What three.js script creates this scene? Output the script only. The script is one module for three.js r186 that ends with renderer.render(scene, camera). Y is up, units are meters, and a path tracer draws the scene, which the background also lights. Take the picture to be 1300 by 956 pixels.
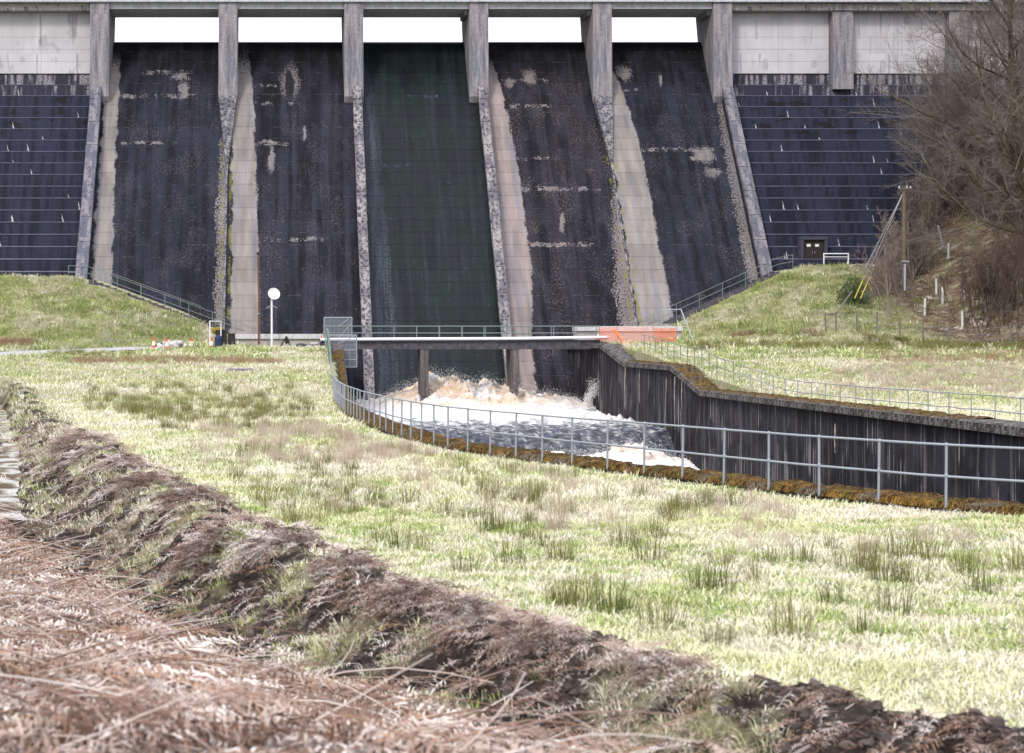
import * as THREE from 'three';
import { ImprovedNoise } from 'three/addons/math/ImprovedNoise.js';
import { mergeGeometries } from 'three/addons/utils/BufferGeometryUtils.js';

// ------------------------------------------------------------------ camera, sky, sun, exposure
const scene = new THREE.Scene();
const FPX = 2300, CU = 340, CV = 433;                 // focal length and optical axis of the photograph, in its pixels
const camera = new THREE.PerspectiveCamera(2 * Math.atan(478 / FPX) * 180 / Math.PI, 1300 / 956, 0.1, 4000);
camera.position.set(0, 0, 0);                          // eye level is y = 0, the dam stands 150 m away along -z
camera.lookAt(0, 0, -100);
camera.setViewOffset(1300, 956, 650 - CU, 478 - CV, 1300, 956);
camera.focus = 75; camera.userData.fStop = 3.2;
camera.updateProjectionMatrix();

const renderer = new THREE.WebGLRenderer({ antialias: true });
renderer.setSize(1024, 753);
renderer.toneMapping = THREE.LinearToneMapping;
renderer.toneMappingExposure = 1.85;
renderer.shadowMap.enabled = true;

{ // bright overcast sky, brighter towards the zenith
  const w = 64, h = 64, a = new Float32Array(w * h * 4);
  for (let j = 0; j < h; j++) {
    const el = ((j + 0.5) / h - 0.5) * Math.PI, s = Math.max(0, Math.sin(el));
    const L = 0.80 + 0.55 * s;
    for (let i = 0; i < w; i++) a.set([L * 0.96, L * 0.985, L * 1.07, 1], (j * w + i) * 4);
  }
  const sky = new THREE.DataTexture(a, w, h, THREE.RGBAFormat, THREE.FloatType);
  sky.mapping = THREE.EquirectangularReflectionMapping; sky.magFilter = THREE.LinearFilter; sky.needsUpdate = true;
  scene.background = sky; scene.environment = sky;
}
const sun = new THREE.DirectionalLight(0xfff3e2, 1.5);
sun.position.set(-70, 110, 40); sun.target.position.set(5, 0, -80);
sun.castShadow = true; sun.shadow.radius = 22;
Object.assign(sun.shadow.camera, { left: -120, right: 120, top: 120, bottom: -120, near: 1, far: 400 });
sun.shadow.mapSize.set(2048, 2048);
scene.add(sun, sun.target);

// ------------------------------------------------------------------ helpers
function rng(seed) { let a = seed >>> 0; return () => { a = (a + 0x6D2B79F5) | 0; let t = Math.imul(a ^ (a >>> 15), 1 | a); t = (t + Math.imul(t ^ (t >>> 7), 61 | t)) ^ t; return ((t ^ (t >>> 14)) >>> 0) / 4294967296; }; }
const R0 = rng(7);
const PERM = new Float32Array(65536).map(() => R0());
const h2 = (x, y) => PERM[((x * 73856093) ^ (y * 19349663)) & 65535];
const h3 = (x, y, z) => PERM[((x * 73856093) ^ (y * 19349663) ^ (z * 83492791)) & 65535];
const lerp = (a, b, t) => a + (b - a) * t, clamp = (x, a = 0, b = 1) => Math.min(b, Math.max(a, x));
const sm = (a, b, x) => { const t = clamp((x - a) / (b - a)); return t * t * (3 - 2 * t); };
const GX = PERM.map((q) => Math.cos(q * 6.2831853)), GY = PERM.map((q) => Math.sin(q * 6.2831853));
function n2(x, y) { // gradient noise, 0..1
  const i = Math.floor(x), j = Math.floor(y), a = x - i, b = y - j, u = a * a * a * (a * (a * 6 - 15) + 10), v = b * b * b * (b * (b * 6 - 15) + 10);
  const g = (p, q) => { const h = (((i + p) * 73856093) ^ ((j + q) * 19349663)) & 65535; return GX[h] * (a - p) + GY[h] * (b - q); };
  return clamp(0.5 + 0.86 * lerp(lerp(g(0, 0), g(1, 0), u), lerp(g(0, 1), g(1, 1), u), v));
}
const perlin = new ImprovedNoise();
const n3 = (x, y, z) => clamp(0.5 + 0.62 * perlin.noise(x + 0.13, y + 0.37, z + 0.71));
function fb(x, y, o = 4) { let s = 0, a = 0.5, t = 0; for (let i = 0; i < o; i++) { s += a * n2(x + i * 17.3, y - i * 9.1); t += a; a *= 0.5; x *= 2.03; y *= 2.03; } return s / t; }
const table = (pts) => (d) => { if (d <= pts[0][0]) return pts[0][1]; for (let i = 1; i < pts.length; i++) if (d <= pts[i][0]) return lerp(pts[i - 1][1], pts[i][1], (d - pts[i - 1][0]) / (pts[i][0] - pts[i - 1][0])); return pts[pts.length - 1][1]; };
const V = (x, y, z) => new THREE.Vector3(x, y, z);
const mix3 = (a, b, t) => [lerp(a[0], b[0], t), lerp(a[1], b[1], t), lerp(a[2], b[2], t)];
const GAIN_H = 0.50, GAIN_V = 0.74;                    // from the tone seen in the photograph to the base colour, level and upright faces
const col = (r, g, b, gain = 1) => { const c = new THREE.Color(); const f = (v) => Math.pow(v / 255, 2.2) * gain; return c.setRGB(f(r), f(g), f(b)); };

function tex(w, h, fn, gain = 1, wrap = true) {
  const d = new Uint8Array(w * h * 4), k = Math.pow(gain, 1 / 2.2);
  for (let y = 0; y < h; y++) for (let x = 0; x < w; x++) { const c = fn((x + 0.5) / w, (y + 0.5) / h), o = (y * w + x) * 4; d[o] = clamp(c[0] * k, 0, 255); d[o + 1] = clamp(c[1] * k, 0, 255); d[o + 2] = clamp(c[2] * k, 0, 255); d[o + 3] = 255; }
  const t = new THREE.DataTexture(d, w, h, THREE.RGBAFormat); t.colorSpace = THREE.SRGBColorSpace; t.magFilter = THREE.LinearFilter; t.minFilter = THREE.LinearMipmapLinearFilter; t.generateMipmaps = true;
  if (wrap) t.wrapS = t.wrapT = THREE.RepeatWrapping;
  t.needsUpdate = true; return t;
}
function grey(w, h, fn) { const t = tex(w, h, (u, v) => { const g = 255 * clamp(fn(u, v)); return [g, g, g]; }); t.colorSpace = THREE.NoColorSpace; return t; }
const M = (o) => new THREE.MeshPhysicalMaterial({ roughness: 0.9, metalness: 0, specularIntensity: 0.3, ...o });

const names = {};
function numbered(n) { names[n] = (names[n] ?? -1) + 1; return names[n] ? n + '_' + String(names[n]).padStart(3, '0') : n; }
function tag(o, label, category, group, kind) { Object.assign(o.userData, { label, category }); if (group) o.userData.group = group; if (kind) o.userData.kind = kind; return o; }
function thing(name, label, category, group, parent = scene) { const g = new THREE.Group(); g.name = numbered(name); tag(g, label, category, group); parent.add(g); return g; }
function part(name, geo, m, parent) { const o = new THREE.Mesh(geo, m); o.name = name; parent.add(o); return o; }
function sub(name, parent) { const g = new THREE.Group(); g.name = name; parent.add(g); return g; }
function solo(name, geo, m, label, category, group) { const o = new THREE.Mesh(geo, m); o.name = numbered(name); tag(o, label, category, group); scene.add(o); return o; }
function structure(name, geo, m, label, category = 'ground') { const o = new THREE.Mesh(geo, m); o.name = numbered(name); tag(o, label, category, null, 'structure'); scene.add(o); return o; }

// box-projected uv in metres
function boxUV(g) {
  if (g.index) g = g.toNonIndexed();
  g.computeVertexNormals();
  const p = g.attributes.position, n = g.attributes.normal, uv = new Float32Array(p.count * 2);
  for (let i = 0; i < p.count; i++) {
    const ax = Math.abs(n.getX(i)), ay = Math.abs(n.getY(i)), az = Math.abs(n.getZ(i));
    if (ay >= ax && ay >= az) { uv[2 * i] = p.getX(i); uv[2 * i + 1] = p.getZ(i); } else if (ax >= az) { uv[2 * i] = p.getZ(i); uv[2 * i + 1] = p.getY(i); } else { uv[2 * i] = p.getX(i); uv[2 * i + 1] = p.getY(i); }
  }
  g.setAttribute('uv', new THREE.BufferAttribute(uv, 2)); return g;
}
const bx = (w, h, d, x = 0, y = 0, z = 0, uvm = true) => { const g = new THREE.BoxGeometry(w, h, d).translate(x, y, z); return uvm ? boxUV(g) : g; };
// a prism along x from a polygon in (d, y): d is the distance from the camera's plane, z = -d
function prismX(x0, x1, poly) {
  const s = new THREE.Shape(poly.map(([d, y]) => new THREE.Vector2(d, y)));
  const g = new THREE.ExtrudeGeometry(s, { depth: x1 - x0, bevelEnabled: false });
  // shape (sx, sy, sz) -> world (x0 + sz, sy, -sx)
  const m = new THREE.Matrix4().set(0, 0, 1, x0, 0, 1, 0, 0, -1, 0, 0, 0, 0, 0, 0, 1);
  return boxUV(g.applyMatrix4(m));
}
function tube(pts, r0, r1 = r0, sides = 6, caps = true) {   // tapered tube through points
  const pos = [], nor = [], uv = [], idx = [], n = pts.length; let L = 0;
  const up = V(0, 1, 0), t = V(), a = V(), b = V();
  for (let i = 0; i < n; i++) {
    t.copy(pts[Math.min(n - 1, i + 1)]).sub(pts[Math.max(0, i - 1)]).normalize();
    a.crossVectors(Math.abs(t.y) > 0.95 ? V(1, 0, 0) : up, t).normalize(); b.crossVectors(t, a);
    if (i) L += pts[i].distanceTo(pts[i - 1]);
    const r = lerp(r0, r1, i / (n - 1));
    for (let k = 0; k <= sides; k++) { const f = k / sides * Math.PI * 2, c = Math.cos(f), s = Math.sin(f), nx = a.x * c + b.x * s, ny = a.y * c + b.y * s, nz = a.z * c + b.z * s; pos.push(pts[i].x + nx * r, pts[i].y + ny * r, pts[i].z + nz * r); nor.push(nx, ny, nz); uv.push(k / sides * r0 * 6.28, L); }
    if (i) for (let k = 0; k < sides; k++) { const q = (i - 1) * (sides + 1) + k, w = q + sides + 1; idx.push(q, q + 1, w, q + 1, w + 1, w); }
  }
  if (caps) for (const [i, flip] of [[0, 1], [n - 1, 0]]) { const c = pos.length / 3; pos.push(pts[i].x, pts[i].y, pts[i].z); t.copy(pts[i]).sub(pts[i ? i - 1 : 1]).normalize(); nor.push(t.x, t.y, t.z); uv.push(0, 0); const st = i * (sides + 1); for (let k = 0; k < sides; k++) flip ? idx.push(c, st + k + 1, st + k) : idx.push(c, st + k, st + k + 1); }
  const g = new THREE.BufferGeometry(); g.setAttribute('position', new THREE.Float32BufferAttribute(pos, 3)); g.setAttribute('normal', new THREE.Float32BufferAttribute(nor, 3)); g.setAttribute('uv', new THREE.Float32BufferAttribute(uv, 2)); g.setIndex(idx); return g;
}
const rod = (p, q, r, r1 = r, s = 6) => tube([p, q], r, r1, s);
// sweep of a closed profile [(o, h)] along a plan path; o is measured to the right-hand side (towards the channel for dir = 1)
function sweep(path, profile, dir = 1) {
  const rings = path.map((p, i) => { const a = path[Math.max(0, i - 1)], b = path[Math.min(path.length - 1, i + 1)]; let dx = b.x - a.x, dz = b.z - a.z; const l = Math.hypot(dx, dz); dx /= l; dz /= l; return profile.map(([o, h, abs]) => V(p.x - dz * o * dir, abs ? h : p.y + h, p.z + dx * o * dir)); });
  const pos = [], uv = []; let L = 0; const n = profile.length;
  const per = [0]; for (let k = 0; k < n; k++) { const a = rings[0][k], b = rings[0][(k + 1) % n]; per.push(per[k] + a.distanceTo(b)); }
  const tri = (a, ua, b, ub, c, uc) => { pos.push(a.x, a.y, a.z, b.x, b.y, b.z, c.x, c.y, c.z); uv.push(...ua, ...ub, ...uc); };
  for (let i = 1; i < path.length; i++) {
    const L2 = L + path[i].distanceTo(path[i - 1]);
    for (let k = 0; k < n; k++) { const a = rings[i - 1][k], b = rings[i - 1][(k + 1) % n], c = rings[i][k], d = rings[i][(k + 1) % n]; tri(a, [L, per[k]], b, [L, per[k + 1]], c, [L2, per[k]]); tri(b, [L, per[k + 1]], d, [L2, per[k + 1]], c, [L2, per[k]]); }
    L = L2;
  }
  for (const r of [rings[0], rings[rings.length - 1]]) { const f = THREE.ShapeUtils.triangulateShape(profile.map(([o, h], k) => new THREE.Vector2(o, r[k].y)), []); for (const [a, b, c] of f) tri(r[a], [r[a].z, r[a].y], r[b], [r[b].z, r[b].y], r[c], [r[c].z, r[c].y]); }
  const g = new THREE.BufferGeometry(); g.setAttribute('position', new THREE.Float32BufferAttribute(pos, 3)); g.setAttribute('uv', new THREE.Float32BufferAttribute(uv, 2)); g.computeVertexNormals(); return g;
}
function merge(list) { return mergeGeometries(list.map((g) => { const q = g.index ? g.toNonIndexed() : g; for (const k of Object.keys(q.attributes)) if (!['position', 'normal', 'uv'].includes(k)) q.deleteAttribute(k); return q; })); }

// ------------------------------------------------------------------ lie of the land
const face = (y) => 150 + 0.75 * (y - 20.1);          // distance of the dam's sloping face at height y
const XR_WALL = 22.4;
const leftEdge = table([[18, 27], [21, 23], [23.5, 18], [26, 14], [28.2, 11.6], [29.4, 10.7], [31.9, 9.46], [34.7, 8.4], [37.4, 7.4], [39.7, 6.45], [41.2, 6.0], [43.5, 5.24], [45.8, 4.6], [49, 4.1], [53, 3.65], [59.8, 3.2], [68, 2.95], [78, 3.0], [92, 3.35], [105, 3.7], [118, 4.0], [134, 4.3]]);
const rightEdge = table([[20, 45], [29, 32], [33, 27.5], [40, 24], [50, 22.4], [140, 22.4]]);
const leftLevel = table([[97, -2.62], [112, -0.8], [118, -0.2], [134, -0.2]]);
const rightLevel = table([[92.8, -2.5], [99.5, -1.32], [112.8, -1.28], [120.5, -0.18], [134, -0.18]]);
const ridgeX = table([[2, 14], [6, 10], [8.5, 7], [11, 5], [13.5, 3.3], [15.7, 2.0], [18.4, 1.1], [22.4, 0], [27, -1.06], [39, -3.5], [59, -7.2], [86, -11.6], [105, -16], [140, -26]]);
const ditchW = table([[12, 1], [17, 1.05], [35, 1.4], [60, 0.9], [90, 0.75]]);
const topLeft = table([[-90, 9], [-50, 5.4], [-14.4, 4.75], [-12.5, 4.5], [-1.2, 0.3], [0, -2]]);
const topRight = table([[26.5, -2], [28, 0.3], [38.5, 5.3], [41, 5.65], [47, 5.7], [60, 12], [90, 30]]);
const baseD = table([[82, -2.78], [104, -1.45], [126, -0.32], [160, -0.2]]);
function ditchT(x, d) { return (x - ridgeX(d)) * 0.86 / ditchW(d); }
const ditchFade = (d) => 1 - sm(86, 97, d);
const inChannel = (x, d) => { if (d < 17 || d > 150) return false; const e = 0.3, sl = Math.abs(leftEdge(d + e) - leftEdge(d - e)) / (2 * e); return x > leftEdge(d) + 0.32 * Math.hypot(1, sl) && x < rightEdge(d) + 0.45; };
function H(x, d, raw = false) {
  let y = baseD(d) + 0.10 * (fb(x * 0.16 + 5, d * 0.16, 3) - 0.5) + 0.06 * (fb(x * 0.9, d * 0.9, 3) - 0.5);
  if (x > 15) y += 0.3 * sm(85, 125, d);
  // filled slopes against the dam
  if (d > 100) {
    const top = x < 12 ? topLeft(x) : topRight(x), wob = 0.5 * (fb(x * 0.25, d * 0.25, 2) - 0.5);
    const m = top - Math.max(0, 136.5 - d) * 0.36 + wob * sm(0, 4, top) * sm(0, 6, 137 - d);
    const k = 0.5; y = m > y + k ? m : m < y - k ? y : y + (m - y + k) ** 2 / (4 * k);
  }
  // wooded hillside on the right and rising ground outside the frame
  const hs = x - 45 - Math.max(0, 122 - d) * 0.55; if (hs > 0) y += 0.3 * hs * hs / (hs + 5);
  const hl = -x - 40; if (hl > 0) y += 0.4 * hl * hl / (hl + 12);
  // bank, ditch and spoil ridge
  const f = ditchFade(d);
  if (f > 0 && d > -30) {
    const t = ditchT(x, d);
    if (t < 3) {
      const lump = fb(x * 1.6, d * 1.6, 4) - 0.5, ln2 = fb(x * 0.7 + 31, d * 0.7, 2);
      let z = y + f * 0.3 * Math.exp(-(((t + 0.1) / 0.75) ** 2)) * (0.85 + 0.3 * ln2);
      z = lerp(z, d < 26 ? lerp(-3.0, -3.42, sm(16, 26, d)) : -3.42, f * sm(-0.15, -1.2, t));
      const bank0 = Math.max(-1.6 - 0.045 * Math.max(d, 0), -2.62) + 0.22 * sm(20, 60, d) * clamp(-t - 2, 0, 8) + 0.5 * (fb(x * 0.5, d * 0.5, 3) - 0.5);
      const bank = lerp(Math.min(bank0, -2.72 + 0.25 * (fb(x * 1.3, d * 1.3, 3) - 0.5)), bank0, sm(24, 30, d) + (1 - sm(24, 30, d)) * sm(-2.4, -6.2, t));
      z = lerp(z, bank, f * sm(-1.55, -2.75, t));
      z += f * lump * 0.5 * sm(1.0, 0.2, t) * sm(-2.4, -1.6, t);
      y = z;
    }
  }
  if (!raw && inChannel(x, d)) y = -9;
  return y;
}
function onGround(u, v) { // where the photograph's pixel meets the land
  let a = 6, b = 200; const g = (d) => (CV - v) / FPX * d - H((u - CU) / FPX * d, d, true);
  let prev = g(a), d = a;
  while (d < b) { d += 0.5; const q = g(d); if (prev > 0 && q <= 0) { let lo = d - 0.5, hi = d; for (let i = 0; i < 20; i++) { const m = (lo + hi) / 2; g(m) > 0 ? lo = m : hi = m; } d = hi; return V((u - CU) / FPX * d, H((u - CU) / FPX * d, d, true), -d); } prev = q; }
  return V((u - CU) / FPX * 120, 0, -120);
}
const at = (u, v, d) => V((u - CU) / FPX * d, (CV - v) / FPX * d, -d);

// ------------------------------------------------------------------ shared materials
const concTex = tex(512, 512, (u, v) => { const x = u * 8, y = v * 8, a = fb(x * 1.2, y * 1.2, 4), b = fb(x * 9, y * 9, 2), s = fb(x * 3, y * 0.5, 3); const g = 150 + 60 * (a - 0.5) + 46 * (b - 0.5) + 40 * (s - 0.5); return [g, g * 0.985, g * 1.02]; }, GAIN_V); concTex.repeat.set(0.25, 0.25);
const grain = grey(256, 256, (u, v) => fb(u * 24, v * 24, 4)); grain.repeat.set(0.5, 0.5);
const concM = M({ map: concTex, bumpMap: grain, bumpScale: 0.01 });
const darkConcM = M({ map: concTex, color: col(150, 148, 160), bumpMap: grain, bumpScale: 0.01 });
const galvM = M({ color: col(176, 184, 196, 0.62), roughness: 0.5, metalness: 0.35 });
const greenM = M({ color: col(140, 156, 150, 0.6), roughness: 0.6 });
const whiteM = M({ color: col(238, 240, 245, 0.72), roughness: 0.45 });
const woodM = M({ map: tex(64, 256, (u, v) => { const g = fb(u * 14, v * 5, 4); return [112 + 60 * (g - 0.5), 84 + 50 * (g - 0.5), 66 + 44 * (g - 0.5)]; }, 0.8) });
const oldWoodM = M({ map: tex(64, 256, (u, v) => { const g = fb(u * 14, v * 5, 4); return [120 + 70 * (g - 0.5), 114 + 66 * (g - 0.5), 112 + 60 * (g - 0.5)]; }, 0.75) });
const vcM = M({ vertexColors: true });

// ------------------------------------------------------------------ ground
{
  const axis = (stops) => { const a = [stops[0][0]]; for (let i = 1; i < stops.length; i++) { const [to, step] = stops[i], from = stops[i - 1][0], n = Math.max(1, Math.round((to - from) / step)); for (let k = 1; k <= n; k++) a.push(from + (to - from) * k / n); } return a; };
  const xs = axis([[-420], [-90, 30], [-46, 3], [-16, 0.5], [-7, 0.25], [8, 0.12], [16, 0.25], [30, 0.4], [70, 0.6], [100, 4], [420, 30]]);
  const ds = axis([[-300], [-30, 30], [0, 3], [7.5, 0.5], [26, 0.11], [45, 0.2], [80, 0.35], [142, 0.45], [170, 3], [600, 40]]);
  const nx = xs.length, nd = ds.length, pos = new Float32Array(nx * nd * 3), cl = new Float32Array(nx * nd * 3), uv = new Float32Array(nx * nd * 2), idx = [];
  const straw = col(232, 226, 198, 0.66), green = col(206, 210, 150, 0.66), lush = col(158, 180, 100, 0.62), mud = col(88, 76, 74, 0.6), wet = col(70, 62, 62, 0.6), brk = col(110, 88, 78, 0.5), rust = col(88, 70, 62, 0.5), hillA = col(182, 156, 142, 0.55), hillB = col(150, 130, 116, 0.55), c = new THREE.Color();
  for (let j = 0; j < nd; j++) for (let i = 0; i < nx; i++) {
    const x = xs[i], d = ds[j], o = j * nx + i, y = H(x, d);
    pos.set([x, y, -d], o * 3); uv.set([x, d], o * 2);
    const a = fb(x * 0.35, d * 0.35, 4), b = fb(x * 1.9 + 40, d * 1.9, 3), e = fb(x * 0.12 + 9, d * 0.12 + 3, 3);
    c.copy(straw).lerp(green, clamp((a - 0.4) * 3.2)).lerp(lush, clamp((b - 0.5) * 2.2) * clamp((e - 0.42) * 4) * 0.8);
    const f = ditchFade(d), t = d < 100 ? ditchT(x, d) : 9;
    if (t < 2 && f > 0) {
      const m = fb(x * 2.2, d * 2.2, 4), grassy = sm(0.5, 0.58, fb(x * 0.8 + 70, d * 0.8, 3)) * sm(-1.6, -0.7, t);
      const k = f * sm(0.9 + (m - 0.5) * 2.2, 0.3 + (m - 0.5) * 2.2, t);
      c.lerp(mud, k * (1 - 0.5 * grassy)); c.lerp(wet, k * sm(0.5, 0.62, m));
      c.lerp(brk, f * sm(-1.75 + (m - 0.5), -2.2 + (m - 0.5), t)); if (m > 0.52) c.lerp(rust, f * sm(-1.9, -2.3, t) * sm(0.52, 0.62, m));
    }
    const hill = sm(42.5, 46, x - Math.max(0, 122 - d) * 0.5) * sm(95, 112, d); if (hill > 0) c.lerp(a > 0.5 ? hillA : hillB, hill * sm(0.30, 0.42, b));
    if (y < -8) c.copy(wet);
    cl.set([c.r, c.g, c.b], o * 3);
    if (i && j) idx.push(o - nx - 1, o - nx, o - 1, o - nx, o, o - 1);
  }
  const g = new THREE.BufferGeometry(); g.setAttribute('position', new THREE.BufferAttribute(pos, 3)); g.setAttribute('color', new THREE.BufferAttribute(cl, 3)); g.setAttribute('uv', new THREE.BufferAttribute(uv, 2)); g.setIndex(idx); g.computeVertexNormals();
  const detail = tex(512, 512, (u, v) => { const q = 150 + 150 * (fb(u * 40, v * 40, 3) - 0.35) + 60 * (fb(u * 9, v * 9, 3) - 0.5); return [q + 30, q + 30, q + 24]; }); detail.repeat.set(0.4, 0.4);
  const bump = grey(256, 256, (u, v) => fb(u * 40, v * 40, 4)); bump.repeat.set(0.6, 0.6);
  structure('ground', g, M({ vertexColors: true, map: detail, bumpMap: bump, bumpScale: 0.05, roughness: 1 }), 'pale rough grass field below the dam');
}
{ // tarmac path ending at the cones
  const g = new THREE.PlaneGeometry(1, 1, 60, 10), p = g.attributes.position;
  for (let i = 0; i < p.count; i++) {
    const a = p.getX(i) + 0.5, b = p.getY(i) + 0.5, x = lerp(-19, -7.2, a), wv = 0.25 * (fb(x * 0.6, b * 3, 2) - 0.5);
    const near = lerp(107, 120.2, Math.pow(a, 0.55)), far = lerp(111, 123.8, Math.pow(a, 0.4)), d = lerp(near, far, b) + wv;
    p.setXYZ(i, x, H(x, d) + 0.07, -d);
  }
  g.computeVertexNormals();
  const t = tex(256, 64, (u, v) => { const q = 204 + 40 * (fb(u * 20, v * 8, 4) - 0.5); return [q, q - 1, q + 6]; }, 0.56);
  structure('path', g, M({ map: t }), 'pale grey tarmac path leading across the grass to the traffic cones', 'path');
}
console.log('ground');

// ------------------------------------------------------------------ the dam
const PIER = [-13.9, -3.29, 7.11, 17.45, 27.65, 37.6], RIB = [-14.15, null, 7.35, 17.7, null, 37.95];
const YTOP = 25.5, YBOT = -6.5;
const dam = thing('spillway_dam', 'tall concrete dam with five dark sloping spillway bays and stepped side walls', 'dam');
{
  // stains on the five bays: x metres from the bay's left edge, s metres below the crest
  const bays = [
    { l: [[0, 1.35], [3, 1.55], [8, 1.6], [14, 1.75], [20, 2.0], [31, 2.1]], l0: 0.45, r: [[0, -1], [6, -0.6], [9, 0.25], [15, 0.5], [25, 0.55], [31, 0.6]], dark: [40, 42, 58], fleck: 0.5, rows: [[3, 1, 3.4, 7.6], [5.2, 1.0, 1.5, 8.2], [9.4, .4, 2, 6.5]], spots: [[6.9, 4.6, 0.5, 0.9], [6.6, 3.4, .9, .4]], line: 5.2 },
    { l: [[0, 1.5], [2, 1.8], [5, 2.15], [10, 2.3], [18, 2.6], [31, 2.8]], l0: 0.8, r: [[0, -2], [31, -1]], dark: [45, 45, 60], fleck: 0.45, rows: [[4.2, .2, 2, 4], [5.9, .3, 2, 6], [9.5, .6, 2, 5], [17.6, .6, 3, 8]], spots: [[5.15, 3.9, 0.9, 1.75], [3.6, 10.8, 0.28, 1.3], [3.2, 9.3, .9, .16], [6.3, 8.6, .2, .6]], hole: [5.1, 4.1, 0.45, 1.55] },
    { l: [[0, 0.7], [3, 1.3], [8, 2.0], [16, 2.1], [24, 2.5], [31, 2.5]], l0: 0.3, r: [[0, -2], [31, -1]], dark: [24, 32, 36], wet: true, fleck: 0.12, pale: [66, 70, 100], rows: [[5.2, .2, 4, 7], [11.4, .25, 2, 5]], spots: [] },
    { l: [[0, 0.7], [2, 1.5], [5, 2.1], [9, 2.5], [14, 2.75], [20, 2.85], [26, 2.2], [31, 2.2]], l0: 0.25, r: [[0, -2], [8, -1.2], [12, -0.3], [17, 0.55], [22, 1.0], [31, 1.0]], dark: [46, 42, 50], fleck: 1.0, rows: [[3.8, .4, 2, 6], [6.1, .6, 2.5, 6], [13.4, 1.0, 2, 9], [10.8, .5, 2, 6], [18, .7, 2, 8]], spots: [[4.4, 3.4, .7, .8], [2.7, 4.0, .5, .5], [5.6, 16.2, .25, 1]], pale: [156, 143, 142] },
    { l: [[0, 0.5], [2, 1.1], [5, 1.9], [9, 2.5], [14, 2.7], [20, 2.8], [31, 3]], l0: 0.35, r: [[0, -0.6], [5, 0.05], [10, 0.5], [20, 0.75], [31, 0.9]], dark: [39, 41, 57], fleck: 0.55, rows: [[4.6, .3, 1.5, 3.4], [10, .7, 2, 8.5], [10.8, .6, 5.5, 8]], spots: [[5.1, 3.6, .18, .75], [2.2, 3.0, .8, .8], [7.6, 10.5, 1.0, .8], [8, 12, .7, .5]] },
  ];
    // the solid body behind the facing
  part('core', prismX(-58, 95, [[face(YBOT - 3) + 0.45, YBOT - 3], [face(24.9) + 0.45, 24.9], [158, 24.9], [162, YBOT - 3]]), concM, dam);
  for (let b = 0; b < 5; b++) {
    const B = bays[b], x0 = PIER[b] - (RIB[b] === null ? 0 : 0), x1 = PIER[b + 1], W = x1 - x0, S = YTOP - YBOT, fl = table(B.l), fr = table(B.r), pale = B.pale || [150, 143, 140], sd = b * 31.7;
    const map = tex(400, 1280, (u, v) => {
      const X0 = u * W, s0 = (1 - v) * S, wp = fb(X0 * 1.7 + sd, s0 * 1.1, 3) - 0.5, wq = fb(X0 * 1.7 + 60 + sd, s0 * 1.1, 3) - 0.5, X = X0 + wp * 0.5, s = s0 + wq * 0.6;
      const stre = fb(X0 * 1.1 + sd, s * 0.07, 4), thin = fb(X0 * 8 + sd, s0 * 0.28, 4), cr = fb(X0 * 8 + sd, s0 * 8, 4), blot = fb(X * 0.55 + sd, s * 0.4, 4), pit = fb(X0 * 15, s0 * 15 + sd, 2);
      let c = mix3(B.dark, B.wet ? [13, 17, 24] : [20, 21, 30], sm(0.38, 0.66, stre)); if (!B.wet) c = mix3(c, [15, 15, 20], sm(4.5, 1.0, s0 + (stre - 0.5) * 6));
      if (!B.wet) c = mix3(c, [112, 100, 98], (0.35 + 0.4 * B.fleck) * sm(0.48, 0.66, blot) * sm(0.5, 0.64, cr) * sm(2, 7, s));
      else { c = mix3(c, [18, 38, 34], 0.6 * sm(0.42, 0.6, blot)); c = mix3(c, [84, 92, 106], sm(0.6, 0.74, fb(X0 * 3.5 + 8, s0 * 6, 4)) * sm(0.45, 0.6, thin) * 0.55); }
      const lf = h2(Math.floor(s0 + 0.02 * thin), b * 7 + 2), jn = s0 - Math.floor(s0); c = c.map((q) => q * (0.6 + 0.5 * thin + 0.14 * (lf - 0.5) + 0.3 * (cr - 0.5))); c = mix3(c, B.wet ? [12, 26, 26] : [52, 54, 72], (B.wet ? 0.6 : 0.34) * sm(0.46, 0.62, fb(X0 * 0.8 + sd + 9, s0 * 0.5, 4))); if (!B.wet && (jn < 0.05 || jn > 0.97)) c = mix3(c, [120, 112, 108], 0.55 * sm(0.5, 0.62, 0.5 * cr + 0.5 * fb(X0 * 1.3 + lf * 40, Math.round(s0) * 3.3, 3))); c = mix3(c, [58, 60, 76], 0.25 * sm(0.52, 0.7, fb(X0 * 2.2 + 5 + sd, s0 * 0.1, 3)));
      // pale bare concrete along the edges, with ragged outline
      const rag = (fb(X * 2.2 + sd, s * 0.9, 4) - 0.5) * 0.9 + (cr - 0.5) * 0.45, reach = fl(s0) + rag * 0.55;
      const lift = h2(Math.floor(s0), b * 13 + 5), tone = mix3(pale, [132, 134, 148], 0.55 * sm(0.5, 0.66, fb(X0 * 2.2 + 3 + sd, s0 * 0.12, 3))).map((q) => q * (0.74 + 0.34 * fb(X0 * 1.5, s0 * 0.3 + sd, 4) + 0.12 * (cr - 0.5) + 0.08 * (lift - 0.5)));
      const inner = B.l0 * (RIB[b] === null ? 0.6 : 1) - 0.1 + (fb(s0 * 0.8, sd, 3) - 0.5) * 0.7 + (cr - 0.5) * 0.4;
      let k = sm(-0.06, 0.1, reach - X0) * sm(-0.05, 0.12, X0 - inner); if (B.wet) k *= 0.55 * sm(0.36, 0.56, cr * 0.6 + thin * 0.4); k *= lerp(0.1, 1, sm(0.9, 3.2, s0 + (cr - 0.5) * 4));
      const rr = W - X0; if (rr < fr(s0) + rag * 0.8 + 0.25) k = Math.max(k, sm(0.36, 0.6, cr + 0.16 * sm(0.25, -0.3, rr - fr(s0))) * 0.85);
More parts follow.
